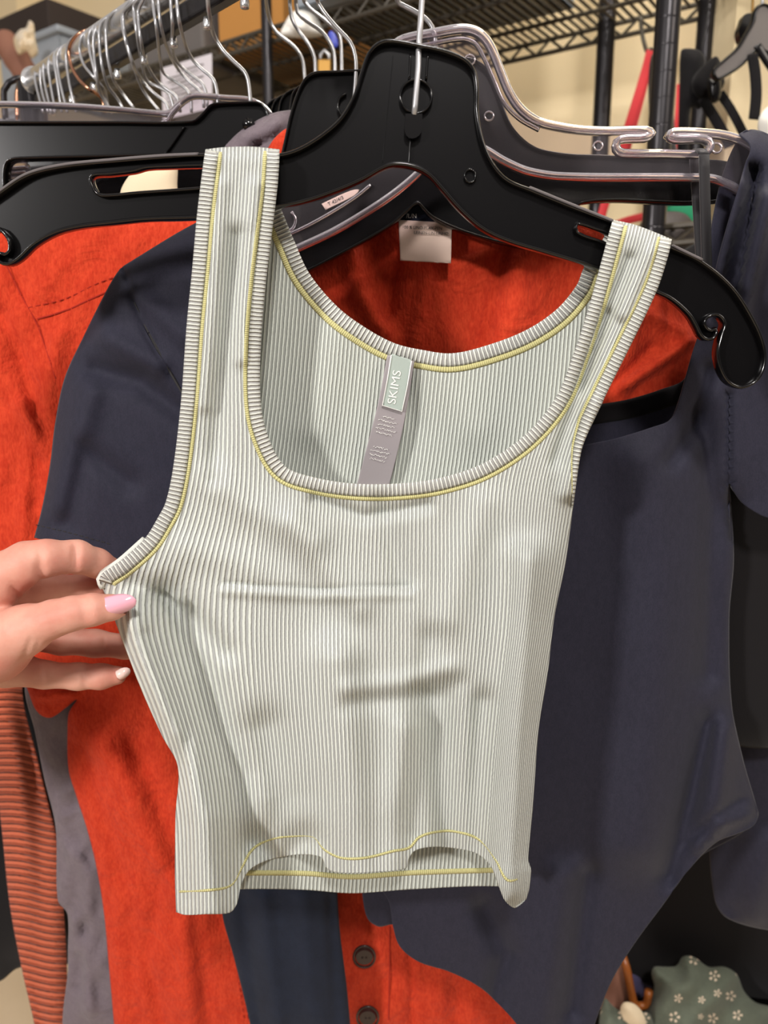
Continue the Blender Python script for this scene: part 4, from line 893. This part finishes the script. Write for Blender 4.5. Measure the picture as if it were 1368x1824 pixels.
# bound edges and their yellow stitching
def bind(nm, path, poly, yf, wd, yl, yw, lift=.0014, tp=0):
    strip(nm + '_binding', path, wd, poly, yf, M['bind'], tank, lift + .0006, th=.0008, taper=tp)
    s_ = strip(nm + '_stitching', path, yw, poly, yf, M['yellow'], tank, lift * .9, off=yl, n=5, th=.0006, taper=tp); s_['label'] = 'pale yellow stitching'
bind('neck', L_in, tkp, yfront, 21, 22.5, 6)
bind('armhole', L_out[:-1], tkp, yfront, 23, 24.5, 5.5)
bind('armhole', R_out, tkp, yfront, 20, 21, 4.5, tp=150)
bind('back_neck', neckb[1:], bkpp, yback, 23, 22, 11)
hs = [(319, 1586), (377, 1583), (410, 1575), (428, 1545), (448, 1512), (478, 1494), (520, 1487), (560, 1489), (580, 1512), (609, 1526), (650, 1526), (700, 1514), (728, 1508), (745, 1490), (775, 1480), (811, 1479), (855, 1494), (885, 1530), (905, 1566), (930, 1560)]
s_ = strip('hem_stitching', hs, 4, tkp, yfront, M['yellow'], tank, .0014, off=0, n=4, th=.0004, flip=1); s_['label'] = 'pale yellow stitching'
bh = [(428, 1583), (541, 1584), (628, 1590), (734, 1583), (888, 1578)]
s_ = strip('hem_stitching', bh, 9, bkpp, yback, M['yellow'], tank, .0012, off=24, n=4, th=.0004); s_['label'] = 'pale yellow stitching'
# underarm end of the bound edge held by the hand
tube('underarm_seam', [P(184, 1046, .4385), P(178, 1032, .4375), P(184, 1021, .4385), P(214, 1000, .441), P(258, 961, .4425)], .0022, M['bind'], tank, 10, .003)
# labels in the back neck
YL = float(yback(np.array([703.]), np.array([690.]))[0])
cl_ = sheet('care_label', [(690, 632), (690, 632), (738, 643), (738, 643), (726, 720), (712, 790), (693, 866), (693, 866), (635, 866), (635, 866), (655, 790), (674, 715)], lambda x, y: YL - .0050 - .003 * np.sin(np.clip((y - 640) / 220, 0, 1) * PI) + .0003 * np.sin((x + (y - 640) * .25) / 16), M['satin'], tank, 7, th=.0003)
bl_ = sheet('brand_label', [(698, 630), (698, 630), (733, 641), (733, 641), (724, 690), (716, 733), (716, 733), (681, 722), (681, 722), (690, 676)], lambda x, y: YL - .0090 + 0 * x, M['satin2'], tank, 6, th=.0004)
yb_ = float(yback(np.array([703.]), np.array([690.]))[0]) - .0096
text('brand_lettering', 'SKIMS', 703, 690, yb_, 15, M['white_ink'], bl_, math.radians(-80), sx=1.12)
tube('label_piping', [P(697, 632, yb_ - .0002), P(690, 676, yb_ - .0002), P(681, 722, yb_ - .0002), P(716, 733, yb_ - .0002), P(725, 690, yb_ - .0002), P(733, 643, yb_ - .0002)], .00035, M['white_ink'], bl_, 6, raw=True)
for k in range(9):
    y = 744 + k * 7.2 if k < 5 else 798 + (k - 5) * 7
    x = 692 - (y - 744) * .27; wl = (10, 16, 15, 17, 14, 12, 16, 15, 13)[k]
    yy = YL - .0050 - .003 * math.sin((y - 640) / 220 * PI) - .0008
    bm = bmesh.new(); rs = random.Random(k); u = -wl
    while u < wl:        # woven print far too small to read: rows of tiny strokes
        du = rs.uniform(1.0, 2.2); h_ = rs.uniform(-1.6, 1.6)
        a_ = (x + u, y + u * .24 + h_); b_ = (x + u + du, y + (u + du) * .24 - rs.uniform(-1.6, 1.6))
        seg(bm, P(a_[0], a_[1], yy), P(b_[0], b_[1], yy), .00017, 4); u += du + rs.uniform(.2, 1.0)
    me = bpy.data.meshes.new('printed_text'); bm.to_mesh(me); bm.free(); me.materials.append(M['white_ink'])
    o = bpy.data.objects.new('printed_text', me); C.objects.link(o); o.parent = cl_

# ------------------------------------------------------------------ hand (signed distance field, surface nets)
def hand_mesh():
    def cap(g, a, b, ra, rb):
        a = np.array(a); b = np.array(b); ab = b - a; L = (ab**2).sum()
        t = np.clip(((g - a) @ ab) / L, 0, 1)
        return np.linalg.norm(g - a - t[..., None] * ab, axis=-1) - (ra + (rb - ra) * t)
    def smin(a, b, k):
        h = np.clip(.5 + .5 * (b - a) / k, 0, 1); return b * (1 - h) + a * h - k * h * (1 - h)
    J = lambda x, y, Y: np.array(P(x, y, Y))
    R = lambda px, Y=.43: px / F * Y
    fingers = {
      'thumb': [(-75, 1165, .430, 82), (-10, 1150, .414, 68), (45, 1122, .407, 47), (95, 1102, .404, 34), (128, 1093, .404, 31), (165, 1086, .407, 29), (200, 1082, .411, 22.5), (218, 1079, .413, 17)],
      'index': [(-80, 1060, .440, 50), (-5, 1035, .424, 50), (48, 1003, .422, 39), (82, 994, .424, 33), (136, 992, .434, 30), (172, 1003, .446, 26), (215, 1025, .459, 22), (245, 1045, .463, 17)],
      'middle': [(-70, 1090, .452, 44), (10, 1062, .442, 36), (80, 1050, .447, 29), (150, 1050, .455, 27), (215, 1060, .464, 23), (250, 1072, .466, 17)],
      'ring': [(-60, 1130, .456, 44), (30, 1125, .456, 32), (110, 1141, .459, 26), (170, 1146, .463, 25), (225, 1152, .466, 22), (255, 1155, .468, 17)],
      'little': [(-55, 1180, .450, 46), (10, 1189, .447, 36), (80, 1202, .446, 25), (140, 1205, .447, 24.5), (180, 1205, .449, 23), (208, 1203, .451, 18)],
    }
    palm = [((-60, 1075, .440), (-70, 1170, .440), 60, 66), ((-70, 1120, .440), (-230, 1165, .435), 88, 78), ((-230, 1165, .435), (-620, 1330, .40), 78, 125), ((-20, 1100, .432), (-10, 1160, .430), 42, 44)]
    h = .0013
    lo = np.array([P(-700, 1100, .40)[0], .365, P(0, 1420, .43)[2]]); hi = np.array([P(262, 1000, .47)[0] + .006, .505, P(0, 940, .43)[2] + .01])
    # fine part and forearm share one grid
    lo[0] = J(-640, 1100, .41)[0]
    ax = [np.arange(lo[i], hi[i], h * (1.0)) for i in range(3)]
    X_, Y_, Z_ = np.meshgrid(*ax, indexing='ij')
    G = np.stack([X_, Y_, Z_], -1).astype(np.float32)
    out = None
    for a, b, ra, rb in palm:
        d = cap(G, J(*a), J(*b), R(ra), R(rb)); out = d if out is None else smin(out, d, .012)
    for nm, ch in fingers.items():
        fd = None
        for i in range(len(ch) - 1):
            a, b = ch[i], ch[i + 1]
            d = cap(G, J(*a[:3]), J(*b[:3]), R(a[3], a[2]), R(b[3], b[2])); fd = d if fd is None else smin(fd, d, .0035)
        out = smin(out, fd, .0042 if nm != 'thumb' else .006)
    # creases on the skin
    cr = [((133, 966, .408), (128, 1022, .408), .0011, .0009), ((138, 970, .408), (136, 1018, .408), .0008, .0007), ((70, 972, .385), (78, 1030, .385), .0012, .0008), ((66, 1000, .385), (70, 1038, .385), .0014, .0009),
          ((150, 1066, .376), (158, 1106, .376), .0009, .0006), ((158, 1062, .378), (165, 1104, .378), .0007, .0005), ((143, 1070, .375), (150, 1108, .375), .0007, .0004),
          ((20, 1040, .38), (34, 1072, .38), .0014, .0009), ((60, 1130, .37), (40, 1175, .37), .0009, .0005), ((70, 1135, .37), (62, 1160, .37), .0008, .0004),
          ((150, 1188, .423), (152, 1225, .423), .0009, .0006), ((185, 1134, .44), (188, 1166, .44), .0009, .0006), ((80, 1184, .42), (84, 1224, .42), .0009, .0005)]
    eye = np.array([0, 0, CZ])
    # each crease is a fan through the eye line: use the angular distance in the plane of the skin
    dirg = (G - eye); dep = dirg[..., 1]
    for a, b, wd, amp in cr:
        A = J(*a); B = J(*b); ka = dep / A[1]
        # scale the crease segment to every depth
        t = None
        pa = (A - eye); pb = (B - eye)
        qx = dirg / dep[..., None]; pa2 = pa / pa[1]; pb2 = pb / pb[1]
        ab = pb2 - pa2; L = (ab**2).sum(); t = np.clip(((qx - pa2) @ ab) / L, 0, 1)
        dd = np.linalg.norm(qx - pa2 - t[..., None] * ab, axis=-1) * dep
        m = (dep < a[2] + .045); wd = wd * 1.5; amp = amp * 1.3
        out = out + np.where(m, 1.5 * amp * np.exp(-(dd / wd)**2) * np.sin(np.clip(t, .02, .98) * PI)**.5, 0)
    # surface nets
    s = out; n = s.shape
    ins = s < 0
    c = [s[i:n[0]-1+i, j:n[1]-1+j, k:n[2]-1+k] for i in (0, 1) for j in (0, 1) for k in (0, 1)]
    off = [(i, j, k) for i in (0, 1) for j in (0, 1) for k in (0, 1)]
    sg = [x < 0 for x in c]; cnt = sum(x.astype(int) for x in sg); act = (cnt > 0) & (cnt < 8)
    idx = np.argwhere(act); vid = -np.ones(act.shape, int); vid[act] = np.arange(len(idx))
    vals = np.stack([x[act] for x in c], -1)
    acc = np.zeros((len(idx), 3)); num = np.zeros(len(idx))
    for p in range(8):
        for q_ in range(p + 1, 8):
            if sum(abs(off[p][a] - off[q_][a]) for a in range(3)) != 1: continue
            v0, v1 = vals[:, p], vals[:, q_]; k = (v0 < 0) != (v1 < 0); t = np.where(k, v0 / (v0 - v1 + 1e-20), 0)
            pos = np.array(off[p]) + t[:, None] * (np.array(off[q_]) - np.array(off[p])); acc[k] += pos[k]; num[k] += 1
    V = (idx + acc / num[:, None]) * h + lo
    Fc = []
    for a in range(3):
        b, c_ = [(1, 2), (2, 0), (0, 1)][a]
        sl0 = [slice(None)] * 3; sl1 = [slice(None)] * 3; sl0[a] = slice(0, n[a]-1); sl1[a] = slice(1, n[a])
        i0 = ins[tuple(sl0)]; i1 = ins[tuple(sl1)]; e = np.argwhere(i0 != i1)
        e = e[(e[:, b] > 0) & (e[:, c_] > 0) & (e[:, b] < n[b]-1) & (e[:, c_] < n[c_]-1)]
        fl = i0[tuple(e.T)]
        def g_(db, dc):
            q_ = e.copy(); q_[:, b] -= db; q_[:, c_] -= dc; return vid[tuple(q_.T)]
        quad = np.stack([g_(1, 1), g_(0, 1), g_(0, 0), g_(1, 0)], -1)
        quad[~fl] = quad[~fl][:, ::-1]; Fc.append(quad)
    return V, np.concatenate(Fc)
M['skin'] = mat('skin', (222, 158, 130), .55, Subsurface_Weight=.12, Subsurface_Scale=.006, Specular_IOR_Level=.4)
def skin_nodes(m):
    b = m.node_tree.nodes['Principled BSDF']; b.inputs['Subsurface Radius'].default_value = (1, .35, .2)
    tc = nd(m, 'ShaderNodeTexCoord'); n = nd(m, 'ShaderNodeTexNoise'); n.inputs['Scale'].default_value = 45; n.inputs['Detail'].default_value = 4; lk(m, tc.outputs['Object'], n.inputs['Vector'])
    mr = nd(m, 'ShaderNodeMapRange'); mr.inputs[1].default_value = .35; mr.inputs[2].default_value = .7; lk(m, n.outputs[0], mr.inputs[0])
    mx = nd(m, 'ShaderNodeMix', data_type='RGBA'); mx.inputs[6].default_value = s2l((220, 164, 144)); mx.inputs[7].default_value = s2l((204, 134, 116)); lk(m, mr.outputs[0], mx.inputs[0]); lk(m, mx.outputs[2], b.inputs['Base Color'])
    n2 = nd(m, 'ShaderNodeTexNoise'); n2.inputs['Scale'].default_value = 700; n2.inputs['Detail'].default_value = 3; lk(m, tc.outputs['Object'], n2.inputs['Vector'])
    bp = nd(m, 'ShaderNodeBump'); bp.inputs['Strength'].default_value = .18; bp.inputs['Distance'].default_value = .0006; lk(m, n2.outputs[0], bp.inputs['Height']); lk(m, bp.outputs[0], b.inputs['Normal'])
skin_nodes(M['skin'])
V, Fc = hand_mesh()
hand = mesh_obj('person', V, Fc, M['skin']); sm = hand.modifiers.new('Smooth', 'SMOOTH'); sm.iterations = 1
tag(hand, 'left hand of a person with a long pale pink thumbnail pinching the tank top side', 'person')
M['nail'] = mat('pink_nail_polish', (236, 172, 188), .12, Coat_Weight=.6)
def nail(cx_, cy_, Y, Lp, Wp, ang, tilt, mt, th=.0045, name='fingernail'):
    """almond-shaped nail plate, curved across"""
    n = 18; m_ = 13; V = []; k_ = 1 / F * Y
    for i in range(n + 1):
        u = i / n; half = .5 * Wp * (min(1, (u / .12))**.5 if u < .12 else 1) * (math.sqrt(max(0, 1 - ((u - .40) / .60)**1.9)) if u > .40 else 1)
        half = max(half, .02 * Wp)
        for j in range(m_):
            v = j / (m_ - 1) * 2 - 1
            V.append(Vector(((u - .5) * Lp * k_, -th * (1 - (v * half / (.5 * Wp))**2) * .9 + .0025 * (2 * abs(u - .45))**2 * .6, v * half * k_)))
    R_ = Matrix.Translation(P(cx_, cy_, Y)) @ Matrix.Rotation(tilt, 4, 'Z') @ Matrix.Rotation(ang, 4, 'Y')
    Fq = [(i*m_ + j, i*m_ + j + 1, (i+1)*m_ + j + 1, (i+1)*m_ + j) for i in range(n) for j in range(m_ - 1)]
    return solid(mesh_obj(name, [R_ @ v for v in V], Fq, mt, hand), .0008, 0)
nl = nail(214, 1075, .4075, 62, 37, math.radians(-14), math.radians(10), M['nail']); nl['label'] = 'pale pink polished thumbnail'
nl = nail(220, 1198, .4475, 26, 20, math.radians(-30), math.radians(20), mat('pale_nail', (238, 206, 196), .2), .003)

# ------------------------------------------------------------------ clothes heaped at the lower right
M['floral'] = fabric('grey_green_floral', (98, 104, 90), (88, 94, 82), 900, .3, .9, .1)
def floral(m):
    b = m.node_tree.nodes['Principled BSDF']; old = b.inputs['Base Color'].links[0].from_socket
    uv = nd(m, 'ShaderNodeUVMap'); vo = nd(m, 'ShaderNodeTexVoronoi'); vo.inputs['Scale'].default_value = 1; vo.inputs['Randomness'].default_value = .5; # five petals around every voronoi centre
    sb = nd(m, 'ShaderNodeVectorMath', operation='SUBTRACT'); sc = nd(m, 'ShaderNodeVectorMath', operation='SCALE'); sc.inputs['Scale'].default_value = .030
    lk(m, uv.outputs[0], sc.inputs[0]); lk(m, sc.outputs[0], vo.inputs['Vector']); lk(m, sc.outputs[0], sb.inputs[0]); lk(m, vo.outputs['Position'], sb.inputs[1])
    sx = nd(m, 'ShaderNodeSeparateXYZ'); lk(m, sb.outputs[0], sx.inputs[0])
    at = nd(m, 'ShaderNodeMath', operation='ARCTAN2'); lk(m, sx.outputs[1], at.inputs[0]); lk(m, sx.outputs[0], at.inputs[1])
    mm = nd(m, 'ShaderNodeMath', operation='MULTIPLY'); lk(m, at.outputs[0], mm.inputs[0]); mm.inputs[1].default_value = 5
    co = nd(m, 'ShaderNodeMath', operation='COSINE'); lk(m, mm.outputs[0], co.inputs[0])
    ln = nd(m, 'ShaderNodeVectorMath', operation='LENGTH'); lk(m, sb.outputs[0], ln.inputs[0])
    r1 = nd(m, 'ShaderNodeMath', operation='SUBTRACT'); lk(m, ln.outputs['Value'], r1.inputs[0]); r1.inputs[1].default_value = .22
    ab = nd(m, 'ShaderNodeMath', operation='ABSOLUTE'); lk(m, r1.outputs[0], ab.inputs[0])
    l1 = nd(m, 'ShaderNodeMath', operation='LESS_THAN'); lk(m, ab.outputs[0], l1.inputs[0]); l1.inputs[1].default_value = .075
    g1 = nd(m, 'ShaderNodeMath', operation='GREATER_THAN'); lk(m, co.outputs[0], g1.inputs[0]); g1.inputs[1].default_value = .15
    mu = nd(m, 'ShaderNodeMath', operation='MULTIPLY'); lk(m, l1.outputs[0], mu.inputs[0]); lk(m, g1.outputs[0], mu.inputs[1])
    l2_ = nd(m, 'ShaderNodeMath', operation='LESS_THAN'); lk(m, ln.outputs['Value'], l2_.inputs[0]); l2_.inputs[1].default_value = .06
    mxx = nd(m, 'ShaderNodeMath', operation='MAXIMUM'); lk(m, mu.outputs[0], mxx.inputs[0]); lk(m, l2_.outputs[0], mxx.inputs[1])
    mx = nd(m, 'ShaderNodeMix', data_type='RGBA'); lk(m, mxx.outputs[0], mx.inputs[0]); lk(m, old, mx.inputs[6]); mx.inputs[7].default_value = s2l((214, 196, 172)); lk(m, mx.outputs[2], b.inputs['Base Color'])
floral(M['floral'])
tbz = CZ - .74
ct = thing('clothes_cart', 'low black cart under the heap of clothes at the lower right', 'cart', (.42, .86, 0))
box('top', (.42, .92, tbz - .02), (.62, .44, .03), M['blackpl'], ct, 0, .004)
for sx_ in (-1, 1):
    for sy_ in (-1, 1): tube('leg', [(.42 + sx_*.29, .92 + sy_*.2, tbz - .03), (.42 + sx_*.29, .92 + sy_*.2, .3), (.42 + sx_*.29, .92 + sy_*.2, 0)], .012, M['darkmetal'], ct, 12, .3)
fl = shell('floral_garment', [(1160, 1735), (1165, 1722), (1180, 1722), (1205, 1720), (1216, 1704), (1235, 1704), (1262, 1722), (1290, 1722), (1312, 1735), (1325, 1765), (1345, 1785), (1380, 1800), (1400, 1960), (1150, 1960), (1130, 1860), (1150, 1800), (1165, 1760)], .74, .04, M['floral'], None, 8, 30, lambda x, y: .008 * wob(x, y, 22, 26, 17)); tag(fl, 'grey green garment with small cream flowers heaped at the lower right', 'garment')
f2 = shell('floral_scarf', [(1070, 1800), (1078, 1778), (1090, 1790), (1105, 1800), (1160, 1810), (1160, 1950), (1060, 1950), (1066, 1840)], .72, .02, M['floral'], None, 7, 14, lambda x, y: .005 * wob(x, y, 12, 14, 19)); tag(f2, 'small dark green floral cloth left of the large floral garment', 'garment')
sk = shell('white_strap', [(1105, 1795), (1112, 1785), (1130, 1788), (1146, 1806), (1150, 1830), (1130, 1830), (1110, 1815)], .70, .01, M['cream'], None, 6, 10); tag(sk, 'cream rounded cloth end lying at the bottom of the clothes heap', 'garment')
ll = shell('lilac_garment', [(1095, 1700), (1115, 1690), (1135, 1710), (1160, 1730), (1165, 1760), (1150, 1800), (1120, 1830), (1095, 1800)], .80, .03, M['lilac'], None, 7, 18, lambda x, y: .006 * wob(x, y, 14, 16, 23)); tag(ll, 'bluish lilac cloth behind the amber bag handle at the lower right', 'garment')
bgm = mat('amber_leather', (150, 84, 34), .3)
bgd = thing('brown_bag', 'brown leather bag with amber handle beside the floral garment', 'bag', P(1100, 1760, .76))
shell('bag_body', [(1070, 1780), (1085, 1730), (1105, 1705), (1118, 1740), (1125, 1800), (1100, 1850), (1070, 1850)], .765, .02, M['brown'], bgd, 7, 14)
tube('handle', [P(1108, 1700, .745), P(1116, 1725, .735), P(1124, 1765, .735), P(1132, 1790, .735), P(1150, 1790, .735), P(1156, 1765, .735)], .0045, bgm, bgd, 10)
